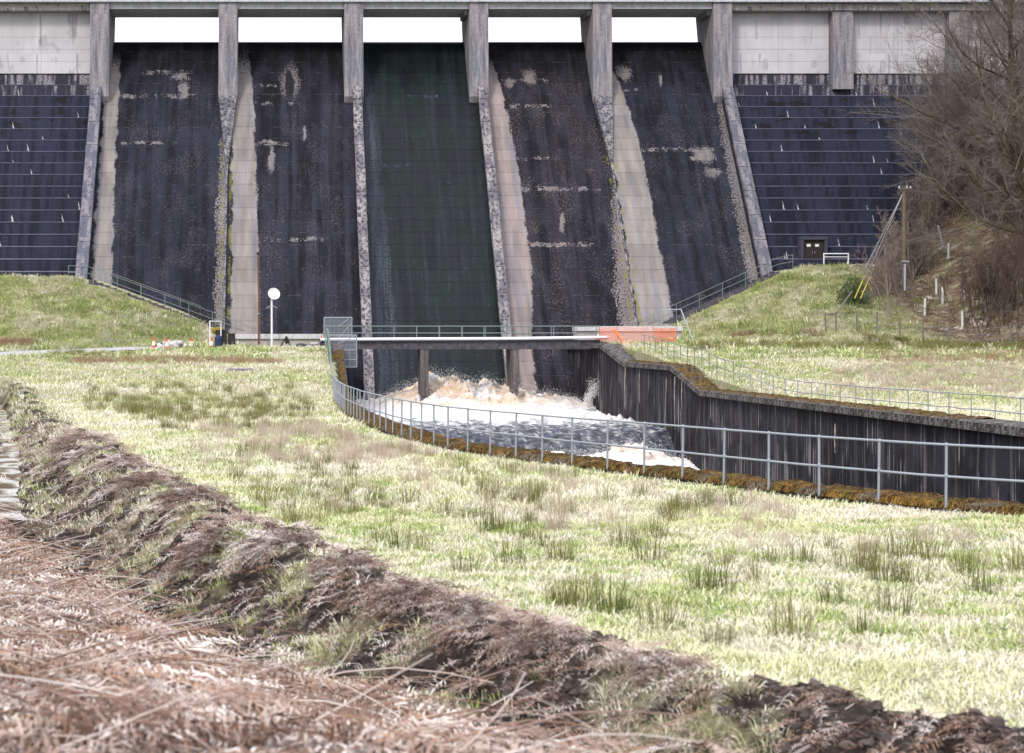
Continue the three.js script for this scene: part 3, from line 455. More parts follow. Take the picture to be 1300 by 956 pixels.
// mesh guards at the bridge's end
{
  const meshOf = (w, h, s, r) => { const l = []; for (let x = s; x < w; x += s) l.push(bx(r, h, r, x, h / 2, 0)); for (let y = s; y < h; y += s) l.push(bx(w, r, r, w / 2, y, 0.006)); return merge(l); };
  const frame = (w, h, r, ex = []) => merge([rod(V(0, 0, 0), V(w, 0, 0), r), rod(V(0, h, 0), V(w, h, 0), r), rod(V(0, 0, 0), V(0, h, 0), r), rod(V(w, 0, 0), V(w, h, 0), r), ...ex]);
  const mk = (label, p, w, h, ex) => { const t = thing('mesh_guard', label, 'mesh panel'); t.position.copy(p); part('frame', frame(w, h, 0.045, ex), galvM, t); const m = part('wire_mesh', meshOf(w, h, 0.09, 0.018), galvM, t); m.userData.kind = 'stuff'; return t; };
  mk('taller wire mesh guard panel with diagonal brace at the bridge entrance', at(411.5, 438, 125.6), 1.92, 1.9, [rod(V(0.6, 0, 0.03), V(1.9, 1.5, 0.03), 0.035), rod(V(0.95, 1.25, 0.03), V(1.7, 1.8, 0.03), 0.03)]);
  mk('wire mesh guard panel hanging over the water beside the footbridge', at(413, 466, 122.6), 2.12, 2.15, [rod(V(0, 1.15, 0.03), V(2.12, 1.15, 0.03), 0.04), rod(V(1.15, 0, 0.03), V(1.15, 1.15, 0.03), 0.035), rod(V(1.6, 0, 0.03), V(1.6, 1.15, 0.03), 0.035), rod(V(1.15, 0.5, 0.03), V(2.1, 0.5, 0.03), 0.035), rod(V(0.1, 1.2, 0.03), V(2.0, 2.1, 0.03), 0.03)]);
  const t = thing('mesh_barrier', 'green mesh panel on the sloping end of the curved railing', 'mesh panel'); // follows the slope of the wall
  const L = []; const P = (d, h) => V(leftEdge(d) - 0.12, leftLevel(d) + h, -d);
  for (let d = 105; d <= 119; d += 0.35) L.push(rod(P(d, 0), P(d, 1.0), 0.016, 0.016, 4)); for (let h = 0.1; h <= 1; h += 0.15) L.push(tube([P(105, h), P(112, h), P(118, h), P(119, h)], 0.012, 0.012, 4));
  const m = part('wire_mesh', merge(L), M({ color: col(96, 150, 120, 0.6) }), t); m.userData.kind = 'stuff';
  part('frame', merge([tube([P(105, 1.02), P(112, 1.02), P(118, 1.02), P(119, 1.02)], 0.03), tube([P(105, 0.02), P(112, 0.02), P(118, 0.02), P(119, 0.02)], 0.03), rod(P(105, 0), P(105, 1.05), 0.03), rod(P(119, 0), P(119, 1.05), 0.03)]), greenM, t);
}
// stairs with railings climbing the toe of the dam on both sides
{
  const stair = (label, x0, y0, x1, y1, d) => {
    const s = thing('toe_stair', label, 'stair'), n = Math.round(Math.abs(y1 - y0) / 0.19), dx = (x1 - x0) / n, dy = (y1 - y0) / n;
    for (let k = 0; k < n; k++) part('stair_step', bx(Math.abs(dx) - 0.01, 0.5, 1.3, x0 + dx * (k + 0.5), y0 + dy * (k + 1) - 0.25, -d - 0.75), darkConcM, s);
    const P = [V(x0, y0 - 0.45, 0), V(x1, y1 - 0.45, 0), V(x1, y1 + 0.08, 0), V(x0, y0 + 0.08, 0)], g = new THREE.ExtrudeGeometry(new THREE.Shape(P.map((q) => new THREE.Vector2(q.x, q.y))), { depth: 0.18, bevelEnabled: false }).translate(0, 0, -d - 0.08); part('stringer', boxUV(g), darkConcM, s);
  };
  stair('dark concrete stair climbing the grass mound beside the dish mast', -0.6, -0.15, -13.4, 4.55, 135.6);
  stair('dark concrete stair climbing the grass bank below the double door', 27.2, 0.25, 38.4, 5.2, 136.0);
  railing('railing', 'pale green stair railing on the mound beside the satellite dish', [V(-14.9, 4.55, -135.5), V(-13.6, 4.55, -135.5), V(-0.9, -0.1, -135.5)], { spacing: 1.9, h: 1.1, mat: greenM, rails: [1, 0.55] });
  railing('railing', 'pale green stair railing on the bank below the double door', [V(27.2, 0.15, -135.9), V(38.2, 5.15, -135.9), V(39.4, 5.4, -135.9)], { spacing: 1.9, h: 1.1, mat: greenM, rails: [1, 0.55] });
  railing('railing', 'second stair railing against the dam face beside the mound', [V(-12.6, 4.35, -136.9), V(-0.9, 0.0, -136.9)], { spacing: 3.2, h: 1.1, mat: greenM, rails: [1] });
}
console.log('walls');

// ------------------------------------------------------------------ water
{
  const foamC = col(245, 244, 245, 0.7), dk = col(46, 50, 62, 0.7), mid = col(128, 132, 146, 0.7), tan = col(236, 208, 182, 0.62);
  const X0 = (d) => leftEdge(d) + 0.6, X1 = XR_WALL + 0.02, nd = 300, nx = 170, dA = 96.5, dB = 132.5;
  const pos = [], cl = [], idx = [], c = new THREE.Color();
  for (let j = 0; j <= nd; j++) for (let i = 0; i <= nx; i++) {
    const d = lerp(dA, dB, j / nd), x = lerp(X0(d), X1, i / nx), sill = 101.2 + 0.25 * Math.sin(x * 0.7);
    const st = fb(x * 0.9, d * 0.35, 4), rip = fb(x * 2.2, d * 1.4 + 5, 4), fine = fb(x * 7, d * 5, 3), foamK = sm(104, 116, d + (st - 0.5) * 22);
    let y = -4.95 + 0.25 * (rip - 0.5) + foamK * (0.5 * (Math.abs(fb(x * 1.3, d * 1.3, 4) - 0.5) * 4 - 0.3) * 0.6 + 0.14 * (fine - 0.5));
    const fall = sm(sill + 0.9, 97.6, d); y -= 1.95 * fall;
    const spl = sm(98.6, 97.4, d) * 0.6 * fb(x * 1.2, d * 1.5, 4); y += spl;
    pos.push(x, y, -d);
    c.copy(dk).lerp(mid, sm(0.44, 0.62, fb(x * 2.2, d * 4.6 + 8, 4)) * (1 - 0.5 * fall)).lerp(foamC, Math.max(foamK * sm(0.3, 0.52, rip + foamK * 0.14), sm(0.55, 0.66, fb(x * 1.7, d * 4.4, 4)) * (1 - fall) * 0.75, sm(0.6, 0.72, fb(x * 6, d * 0.5, 3)) * fall * 0.3)); c.lerp(dk, sm(102.6, 101.2, d) * sm(98.6, 100, d) * 0.75 * (1 - 0.6 * sm(0.5, 0.62, fb(x * 5, d * 0.8, 3))));
    if (fall > 0.85) c.lerp(foamC, sm(0.35, 0.5, rip + (fall - 0.85)));
    cl.push(c.r, c.g, c.b);
    if (i && j) { const w = j * (nx + 1) + i; idx.push(w - nx - 2, w - nx - 1, w - 1, w - nx - 1, w, w - 1); }
  }
  const g = new THREE.BufferGeometry(); g.setAttribute('position', new THREE.Float32BufferAttribute(pos, 3)); g.setAttribute('color', new THREE.Float32BufferAttribute(cl, 3)); g.setIndex(idx); g.computeVertexNormals();
  structure('basin_water', g, M({ vertexColors: true, roughness: 0.4 }), 'dark churning water streaked with foam flowing over the basin sill', 'water');
  // lower channel
  const p2 = [], c2 = [], i2 = [], n1 = 150, n4 = 60;
  for (let j = 0; j <= n1; j++) for (let i = 0; i <= n4; i++) {
    const d = lerp(18, 98.2, j / n1), xa = leftEdge(d) + 0.5, xb = rightEdge(d) + 0.2, x = lerp(xa, xb, i / n4), r = fb(x * 1.4, d * 0.8, 4), fm = sm(78, 97, d + (r - 0.5) * 20);
    p2.push(x, -6.95 + 0.2 * (r - 0.5) + fm * 0.4 * r, -d); c.copy(dk).lerp(foamC, Math.max(fm * sm(0.3, 0.5, r + 0.1), sm(0.6, 0.7, r))); c2.push(c.r, c.g, c.b);
    if (i && j) { const w = j * (n4 + 1) + i; i2.push(w - n4 - 2, w - n4 - 1, w - 1, w - n4 - 1, w, w - 1); }
  }
  const q = new THREE.BufferGeometry(); q.setAttribute('position', new THREE.Float32BufferAttribute(p2, 3)); q.setAttribute('color', new THREE.Float32BufferAttribute(c2, 3)); q.setIndex(i2); q.computeVertexNormals();
  structure('channel_water', q, M({ vertexColors: true, roughness: 0.35 }), 'foam flecked water in the channel below the sill', 'water');
  // weir sill under the water
  part('sill', bx(19, 3, 2, 13.3, -6.75, -102.6), concM, thing('weir_sill', 'concrete sill under the smooth lip of falling water', 'weir'));

  // boiling white water at the toe of the wet bay
  const env = table([[5, 0.5], [6.4, 0.7], [8.3, 0.9], [9.1, 1.25], [10.5, 1.6], [11.6, 2.25], [13.7, 2.3], [14.7, 1.9], [16.4, 1.95], [18.3, 1.4], [19.9, 1.1], [21.2, 0.95], [22.4, 0.7]]);
  function boil(name, label, xa, xb, da, db, prof, env, base, res, tanK, sd) {
    const P = [], C = [], I = [], a = Math.round((xb - xa) / res), b = Math.round((db - da) / res), drops = [], rr = rng(sd);
    for (let j = 0; j <= b; j++) for (let i = 0; i <= a; i++) {
      let x = lerp(xa, xb, i / a), d = lerp(da, db, j / b); const e = env(x) * prof(d);
      const bil = (s, o) => Math.min(1, Math.abs(perlin.noise(x * s + o, d * s * 0.8, sd + o)) * 2.1), B = 0.56 * bil(0.7, 1.3) + 0.32 * bil(1.6, 5.2) + 0.12 * bil(3.6, 9.4);
      const fin = 0.6 * bil(7, 3) + 0.4 * bil(13, 6);
      let y = base + e * (0.55 + 0.72 * B) + 0.1 * Math.min(1, e) * fin;
      const k = 0.34 * Math.min(1, e); const wx = (n3(x * 1.4, y * 2, d * 1.4) - 0.5) * k + (n3(x * 5, y * 6, d * 5) - 0.5) * k * 0.5, wd = (n3(x * 1.4 + 40, y * 2, d * 1.4) - 0.5) * k * 1.6 + (n3(x * 5 + 9, y * 6, d * 5) - 0.5) * k * 0.6;
      x = clamp(x + wx, xa, xb); d += wd; P.push(x, y, -d);
      const tk = tanK * sm(0.4, 1.1, e) * sm(0.3, 0.52, fb(x * 0.5, d * 0.5 + y, 3)); c.copy(foamC).lerp(tan, tk * 0.9); C.push(c.r, c.g, c.b);
      if (e > 0.45 && rr() < 0.9 * B) { const n = 1 + (rr() < 0.3 ? 4 : 0); for (let q = 0; q < n; q++) drops.push([x + (rr() - 0.5) * 0.4, y - 0.02 + Math.pow(rr(), 2.6) * 0.6 * Math.min(1.3, e), d + (rr() - 0.5) * 0.3, 0.005 + 0.02 * rr() * rr()]); }
      if (i && j) { const w = j * (a + 1) + i; I.push(w - a - 2, w - a - 1, w - 1, w - a - 1, w, w - 1); }
    }
    const g = new THREE.BufferGeometry(); g.setAttribute('position', new THREE.Float32BufferAttribute(P, 3)); g.setAttribute('color', new THREE.Float32BufferAttribute(C, 3)); g.setIndex(I); g.computeVertexNormals();
    const o = solo(name, g, M({ vertexColors: true, roughness: 1 }), label, 'white water'); o.userData.kind = 'stuff';
    return drops;
  }
  const d1 = boil('foam_boil', 'cream and white boiling water at the foot of the wet spillway bay', 5.2, 22.38, 116.5, 132.2, table([[116.5, 0], [119, 0.12], [122, 0.34], [125.5, 0.8], [128.5, 1.0], [132.2, 0.95]]), env, -5.0, 0.085, 1, 21);
  const d2 = boil('foam_boil', 'smaller curling foam below the sill against the stained wall', 6, 22.36, 88.5, 98.6, table([[88.5, 0], [92.5, 0.25], [94.8, 0.6], [96.6, 1], [98.6, 0.6]]), table([[6, 0.7], [17, 0.85], [18.6, 1.2], [20, 1.25], [21.2, 0.8], [22.4, 0.6]]), -6.85, 0.09, 0.8, 33);
  // thrown spray
  const rr = rng(77), all = [...d1, ...d2];
  for (let k = 0; k < 900; k++) { const f = rr(), a = rr() * 6.28, r = 0.5 * f + 0.1; all.push([22.0 - 0.5 * rr() - 0.4 * f * Math.sin(f * 6), -4.5 + 2.1 * f * (0.5 + 0.5 * rr()), 122.5 + Math.cos(a) * r * 1.6, 0.01 + 0.03 * rr() * (1 - 0.6 * f)]); }
  const im = new THREE.InstancedMesh(new THREE.IcosahedronGeometry(1, 0), M({ color: foamC, roughness: 0.9 }), all.length), m4 = new THREE.Matrix4();
  all.forEach(([x, y, d, s], i) => im.setMatrixAt(i, m4.makeScale(s, s * 1.3, s).setPosition(Math.min(x, 22.35), y, -d)));
  im.name = 'spray'; tag(im, 'droplets of spray thrown up round the boiling water', 'spray', null, 'stuff'); scene.add(im);
  // ditch stream; white vertex patches paint broken sky reflection along with foam flecks
  const sp = [], sc = [], sw = table([[24, 0.3], [34, 0.34], [50, 0.42], [90, 0.36]]), path = []; for (let d = 33; d <= 90; d += 0.25) { const x = ridgeX(d) - table([[33, 1.62], [50, 1.5], [70, 1.35]])(d) * ditchW(d) / 0.86 + 0.25 * (fb(d * 0.4, 3, 2) - 0.5); path.push([x, d]); }
  const si = []; path.forEach(([x, d], j) => { for (let k = 0; k <= 6; k++) { const o = (k / 6 - 0.5) * 2 * sw(d) * 1.5; sp.push(x + o, -3.27 + 0.03 * (fb(x * 3 + o * 4, d * 3, 3)), -d); c.copy(col(120, 88, 70, 0.5)).lerp(foamC, sm(0.46, 0.56, fb(x * 1.1 + o * 2, d * 0.9, 4))); sc.push(c.r, c.g, c.b); if (j && k) { const w = j * 7 + k; si.push(w - 8, w - 7, w - 1, w - 7, w, w - 1); } } });
  const sg = new THREE.BufferGeometry(); sg.setAttribute('position', new THREE.Float32BufferAttribute(sp, 3)); sg.setAttribute('color', new THREE.Float32BufferAttribute(sc, 3)); sg.setIndex(si); sg.computeVertexNormals();
  structure('ditch_stream', sg, M({ vertexColors: true, roughness: 0.15 }), 'narrow stream in the muddy ditch with foam flecks and painted sky reflections', 'water');
}
console.log('water');

// ------------------------------------------------------------------ small things below the dam
{
  const paleTex = tex(256, 256, (u, v) => { const q = 206 + 60 * (fb(u * 14, v * 6, 4) - 0.5); return [q, q, q + 6]; }, 0.72); paleTex.repeat.set(0.5, 0.5); const capM = M({ map: paleTex }), sideM = M({ map: paleTex, color: col(226, 220, 214) });
  const block = (label, xa, xb, y0, y1, d) => { const t = thing('low_wall', label, 'wall'); part('wall_body', bx(xb - xa - 0.1, y1 - y0 - 0.34, 0.9, (xa + xb) / 2, (y0 + y1 - 0.34) / 2, -d - 0.55), sideM, t); const n = Math.round((xb - xa) / 2.2); for (let k = 0; k < n; k++) part('cap_stone', bx((xb - xa) / n - 0.015, 0.34, 1.25, lerp(xa, xb, (k + 0.5) / n), y1 - 0.17, -d - 0.55), capM, t); };
  block('low concrete wall with pale cap behind the satellite dish mast', -2.65, 3.9, -0.8, 0.5, 127);
  block('low concrete wall with pale cap behind the orange barrier', 21.6, 29.2, -0.4, 1.05, 127.4);
  // timber pole and dish mast
  { const p = at(328.5, 441, 126), t = thing('timber_pole', 'slender brown timber pole in front of the low concrete wall', 'pole'); part('shaft', tube([V(p.x, p.y - 0.4, p.z), V(p.x + 0.02, 3, p.z), V(p.x - 0.06, 6.05, p.z)], 0.085, 0.06, 8), woodM, t); part('top_cap', new THREE.SphereGeometry(0.11, 8, 6).translate(p.x - 0.06, 6.1, p.z), M({ color: col(60, 56, 60) }), t); part('stay_clip', bx(0.2, 0.06, 0.06, p.x, 1.9, p.z + 0.1), galvM, t); }
  { const p = at(345, 441, 126), t = thing('dish_mast', 'white satellite dish on a white mast before the low wall', 'satellite dish'); t.position.copy(p);
    part('mast', tube([V(0, -0.3, 0), V(0, 3.35, 0)], 0.075, 0.07, 10), whiteM, t);
    const prof = []; for (let k = 0; k <= 8; k++) { const r = 0.43 * k / 8; prof.push(new THREE.Vector2(r, 0.35 * r * r / 0.43)); } for (let k = 8; k >= 0; k--) { const r = 0.43 * k / 8; prof.push(new THREE.Vector2(r, 0.35 * r * r / 0.43 - 0.02)); }
    const g = new THREE.LatheGeometry(prof, 28).rotateX(Math.PI / 2 - 0.35).rotateY(0.25).translate(0.12, 3.68, 0.12); part('dish', g, whiteM, t);
    part('feed_arm', rod(V(0.15, 3.3, 0.25), V(0.2, 3.5, 0.55), 0.02), galvM, t); part('feed_head', new THREE.CylinderGeometry(0.04, 0.05, 0.1, 8).rotateX(1.3).translate(0.2, 3.56, 0.55), galvM, t); part('dish_bracket', rod(V(0, 3.2, 0), V(0.08, 3.6, 0.05), 0.035), galvM, t);
    part('cross_arm', merge([rod(V(-0.38, 2.72, 0), V(0, 2.95, 0), 0.025), rod(V(0.38, 2.72, 0), V(0, 2.95, 0), 0.025)]), galvM, t); }
  // traffic cones
  const org = M({ color: col(236, 92, 52, 0.75), roughness: 0.6 }), wht = M({ color: col(244, 240, 240, 0.75), roughness: 0.5 });
  const cone = (label, p, s = 1, tilt = 0) => {
    const t = thing('traffic_cone', label, 'traffic cone', 'orange and white traffic cones'); t.position.copy(p); t.scale.setScalar(s); t.rotation.z = tilt;
    part('base', bx(0.36, 0.05, 0.36, 0, 0.025, 0), org, t); const fr = (y0, y1) => new THREE.CylinderGeometry(lerp(0.14, 0.03, y1 / 0.72), lerp(0.14, 0.03, y0 / 0.72), y1 - y0, 14).translate(0, (y0 + y1) / 2 + 0.05, 0);
    part('lower_body', fr(0, 0.16), org, t); part('reflective_sleeve', fr(0.16, 0.46), wht, t); part('upper_body', fr(0.46, 0.72), org, t);
  };
  const G = (u, v) => onGround(u, v);
  const gp = (u, d) => { const x = (u - CU) / FPX * d; return V(x, H(x, d, true), -d); };
  cone('traffic cone at the end of the path before the pale rubble', gp(195, 122.5)); cone('traffic cone standing in front of the rubble heap', gp(211.5, 121.5)); cone('traffic cone at the end of the rubble heap away from the path', gp(243.5, 122)); cone('traffic cone beside the dark blue bin', gp(269, 122.5)); cone('traffic cone at the end of the low wall by the mesh guard', gp(408, 125)); cone('traffic cone beside the orange mesh barrier', V(22.95, 0.05, -125.6));
  { // rubble heap
    const t = thing('rubble_heap', 'low heap of white rubble and dark stones between traffic cones', 'rubble'), rr = rng(12), o = gp(222, 123), lump = (r, s) => { const g = new THREE.IcosahedronGeometry(r, 1), p = g.attributes.position; for (let i = 0; i < p.count; i++) { const k = 0.75 + 0.5 * h3(Math.round(p.getX(i) * 90 + s), Math.round(p.getY(i) * 90), Math.round(p.getZ(i) * 90)); p.setXYZ(i, p.getX(i) * k, p.getY(i) * k * 0.7, p.getZ(i) * k); } g.computeVertexNormals(); return g; };
    const gs = [0, 1, 2].map((k) => lump(0.16, k * 7)), ms = [M({ color: col(232, 228, 226, 0.6) }), M({ color: col(200, 196, 196, 0.6) }), M({ color: col(66, 64, 66, 0.6) })];
    for (let k = 0; k < 90; k++) { const a = (rr() + rr() - 1) * 1.5, z = (rr() - 0.5) * 1.2, h = 0.34 * Math.max(0, 1 - (a / 1.5) ** 2); const m = part('stone', gs[k % 3], ms[rr() < 0.16 && a < 0.1 ? 2 : k % 2], t); m.position.set(o.x + a, o.y + h * rr() + 0.04, o.z + z); m.rotation.set(rr() * 6, rr() * 6, rr() * 6); m.scale.setScalar(0.6 + rr()); }
  }
  { const p = gp(277.5, 122.3), t = thing('litter_bin', 'dark blue domed bin standing by the stone gate pillar', 'bin'); t.position.copy(p); const bm = M({ color: col(50, 62, 92, 0.7), roughness: 0.5 });
    part('body', new THREE.LatheGeometry([[0, 0], [0.25, 0], [0.27, 0.05], [0.26, 0.55], [0.27, 0.58], [0.26, 0.62], [0.0, 0.62]].map((q) => new THREE.Vector2(...q)), 18), bm, t); part('lid', new THREE.LatheGeometry([[0.27, 0.62], [0.27, 0.72], [0.2, 0.85], [0, 0.9]].map((q) => new THREE.Vector2(...q)), 18), bm, t); }
  { const p = gp(281, 124.5), t = thing('gate_pillar', 'dark stone gate pillar topped with yellow moss beside the bin', 'pillar'); const m = M({ map: concTex, color: col(105, 100, 108) }); part('pillar_body', bx(0.75, 1.3, 0.6, p.x, p.y + 0.5, p.z), m, t); part('pillar_side', bx(0.5, 1.05, 0.7, p.x + 0.7, p.y + 0.4, p.z - 0.2), m, t); part('moss_cap', new THREE.SphereGeometry(0.45, 12, 8).scale(0.9, 0.6, 0.7).translate(p.x - 0.25, p.y + 1.1, p.z - 0.5), M({ color: col(160, 140, 60, 0.5) }), t); }
  { const p = gp(266.5, 122.5), q = gp(280.5, 124), t = thing('wicket_gate', 'thin white tubular gate frame at the foot of the stair', 'gate'); part('post', rod(p, V(p.x, p.y + 1.85, p.z), 0.05), whiteM, t); part('post', rod(q, V(q.x, p.y + 1.85, q.z), 0.05), whiteM, t); part('top_bar', rod(V(p.x, p.y + 1.85, p.z), V(q.x, p.y + 1.85, q.z), 0.045), whiteM, t); }
  { const p = gp(362, 125.2), t = thing('sign_stand', 'fallen dark folding sign stand leaning by the low wall', 'sign stand'); const m = M({ color: col(48, 46, 50) }); part('leg', rod(V(p.x - 0.3, p.y, p.z), V(p.x + 0.1, p.y + 0.75, p.z - 0.1), 0.04), m, t); part('leg', rod(V(p.x + 0.35, p.y, p.z), V(p.x + 0.08, p.y + 0.75, p.z - 0.1), 0.04), m, t); part('board', bx(0.3, 0.4, 0.04, 0, 0, 0).rotateZ(0.35).translate(p.x + 0.12, p.y + 0.4, p.z), m, t); }
  { const p = gp(382, 124.5), t = thing('sandbag', 'dark sandbag lying on the grass before the low wall', 'sandbag'); t.position.copy(p); part('bag', new THREE.SphereGeometry(0.35, 14, 10).scale(1, 0.42, 0.6).translate(0, 0.12, 0), M({ color: col(66, 68, 76), roughness: 1 }), t); part('neck', new THREE.ConeGeometry(0.14, 0.22, 8).rotateZ(1.5).translate(0.38, 0.12, 0), M({ color: col(66, 68, 76), roughness: 1 }), t); }
  { const p = gp(397, 124.3), t = thing('stone_slab', 'pale broken slabs stacked by the end of the low wall', 'slab'); for (let k = 0; k < 3; k++) part('slab', new THREE.BoxGeometry(0.9 - 0.2 * k, 0.1, 0.6).rotateY(k * 0.5).translate(p.x + 0.1 * k, p.y + 0.06 + 0.11 * k, p.z), k === 1 ? concM : capM, t); }
  { const p = G(306, 471.5), t = thing('drain_cover', 'flat grey concrete drain cover lying in the grass', 'drain cover'); t.position.copy(p); part('frame', bx(1.6, 0.16, 1.3, 0, 0.03, 0), M({ map: concTex, color: col(190, 195, 215) }), t); part('lid', bx(1.3, 0.05, 1.0, 0, 0.135, 0), M({ map: concTex, color: col(210, 214, 232) }), t); }
  { // orange mesh barrier
    const t = thing('mesh_fence', 'bright orange plastic mesh barrier strung before the low wall', 'barrier'), m = M({ color: col(252, 168, 150, 0.85), roughness: 0.7 }), hot = M({ color: col(248, 130, 80, 0.85), roughness: 0.7 });
    const net = (xa, xb, za, zb, y0, y1, mm) => { const l = [], n = 26; for (let k = 0; k <= n; k++) { const f = k / n, s = -0.06 * Math.sin(f * Math.PI); l.push(rod(V(lerp(xa, xb, f), y0, lerp(za, zb, f)), V(lerp(xa, xb, f), y1 + s, lerp(za, zb, f)), 0.012, 0.012, 4)); } for (let k = 0; k <= 9; k++) { const y = lerp(y0, y1, k / 9); l.push(tube([V(xa, y, za), V((xa + xb) / 2, y - 0.06 * k / 9, (za + zb) / 2 + 0.05), V(xb, y, zb)], 0.014, 0.014, 4)); } const q = part('netting', merge(l), mm, t); q.userData.kind = 'stuff'; };
    net(23.6, 26.2, -122.3, -123.2, -0.25, 0.95, m); net(26.2, 28.0, -123.2, -124, -0.05, 0.9, hot); net(22.9, 23.6, -125, -122.3, 0.0, 0.95, m);
    for (const [x, z] of [[23.6, -122.3], [26.2, -123.2], [28, -124]]) part('stake', rod(V(x, -0.5, z), V(x, 1.05, z), 0.025), galvM, t);
    part('loose_strip', tube([V(23.3, 0.75, -121.6), V(23.6, 0.2, -121.4), V(24.0, -0.35, -121.3)], 0.09, 0.08, 6), hot, t);
  }
  { const t = thing('step_gate', 'bent tubular handrail at the foot of the far stair', 'handrail'); const a = V(28.6, 0.4, -128.6), b = V(30, 0.2, -126.2); part('rail', tube([V(28.0, 2.2, -128.8), V(29.3, 2.25, -128.5), V(29.7, 0.2, -126.8)], 0.05), galvM, t); part('post', rod(V(28.0, 0, -128.8), V(28.0, 2.2, -128.8), 0.045), galvM, t); }
}

// ------------------------------------------------------------------ poles, fence and tree guards on the right
{
  const gp = (u, d) => { const x = (u - CU) / FPX * d; return V(x, H(x, d, true), -d); };
  { const p = gp(1148, 129), t = thing('telegraph_pole', 'timber telegraph pole with crossarm and stay wires in front of the trees', 'pole'); const top = at(1148, 238, 129).y;
    part('shaft', tube([V(p.x, p.y - 0.3, p.z), V(p.x, top, p.z)], 0.15, 0.12, 10), M({ map: oldWoodM.map, color: col(250, 235, 205) }), t);
    part('crossarm', bx(0.95, 0.1, 0.12, p.x, top - 0.1, p.z + 0.12), oldWoodM, t); for (const s of [-0.4, 0.4, 0.15]) part('insulator', new THREE.CylinderGeometry(0.035, 0.05, 0.14, 8).translate(p.x + s, top + 0.02, p.z + 0.12), whiteM, t);
    part('junction_box', bx(0.5, 0.12, 0.2, p.x, at(0, 332, 129).y, p.z + 0.15), galvM, t); part('cable_guard', bx(0.12, 1.9, 0.08, p.x - 0.02, at(0, 352, 129).y, p.z + 0.17), M({ color: col(190, 200, 225, 0.7) }), t);
    for (const o of [0, 0.35]) part('stay_wire', rod(V(p.x - 0.05, top - 0.35, p.z), V(p.x - 2.1 - o, p.y + 2.2, p.z - 1.0), 0.026, 0.026, 4), M({ color: col(200, 204, 214, 0.7) }), t); }
  { const p = gp(1194, 134), t = thing('utility_post', 'thin pale grey metal post leaning among the bare shrubs', 'post'); const top = at(0, 288, 134).y; part('shaft', tube([V(p.x + 0.3, p.y - 0.3, p.z), V(p.x - 0.15, top, p.z)], 0.1, 0.08, 8), M({ color: col(150, 160, 180, 0.7) }), t); part('cap', new THREE.SphereGeometry(0.1, 8, 6).translate(p.x - 0.15, top, p.z), galvM, t); }
  const wireP = []; const spots = [[1048.4, 124], [1061.5, 123.5], [1088, 123], [1112.7, 122.5], [1142.8, 121.5], [1171.3, 120.5], [1205, 119.5], [1239, 119], [1283, 118], [1330, 117]];
  const f = thing('wire_fence', 'post and wire fence along the foot of the wooded bank', 'fence');
  for (const [u, d] of spots) { const p = gp(u, d); wireP.push(p); const o = part('post', new THREE.CylinderGeometry(0.055, 0.065, 1.5, 7).translate(0, 0.6, 0), oldWoodM, f); o.position.copy(p); o.rotation.z = (h2(u | 0, 4) - 0.5) * 0.1; }
  for (const h of [0.4, 0.75, 1.1]) part('wire', tube(wireP.map((p) => V(p.x, p.y + h, p.z)), 0.008, 0.008, 4), galvM, f);
  part('top_rail', tube([V(wireP[0].x, wireP[0].y + 1.2, wireP[0].z), V(wireP[1].x, wireP[1].y + 1.2, wireP[1].z), V(gp(1082, 127).x, gp(1082, 127).y + 1.2, -127)], 0.06, 0.06, 6), oldWoodM, f);
  const gm = M({ color: col(214, 220, 220, 0.7), roughness: 0.6 }), gg = new THREE.CylinderGeometry(0.08, 0.085, 1.22, 10, 1).translate(0, 0.6, 0);
  for (const [u, d] of [[1174, 125.5], [1189, 128.5], [1197, 126.7], [1204, 132], [1223.6, 125.5], [1221.8, 122.3], [1250, 122.6], [1254.5, 125.5]]) { const p = gp(u, d), t = thing('tree_guard', 'pale plastic tube guard around a sapling on the bracken bank', 'tree guard', 'tree guards on the bank'); t.position.copy(p); t.rotation.set(0, 0, (h2(u | 0, 9) - 0.5) * 0.14); part('tube', gg, gm, t); part('stake', new THREE.BoxGeometry(0.04, 1.3, 0.04).translate(0.11, 0.6, 0), oldWoodM, t); }
  const ym = M({ color: col(222, 196, 90, 0.75), roughness: 0.5 });
  for (const k of [0, 1]) { const a = at(1085 + 7.5 * k, 379, 126), b = at(1097 + 7 * k, 352, 127.5), t = thing('stay_guard', 'slanting yellow stay wire guard beside the dark evergreen bush', 'stay guard', 'yellow stay guards'); part('guard', rod(a, b, 0.035), ym, t); part('wire', rod(b, b.clone().add(b.clone().sub(a).multiplyScalar(1.6)), 0.012, 0.012, 4), galvM, t); }
}
console.log('small things');

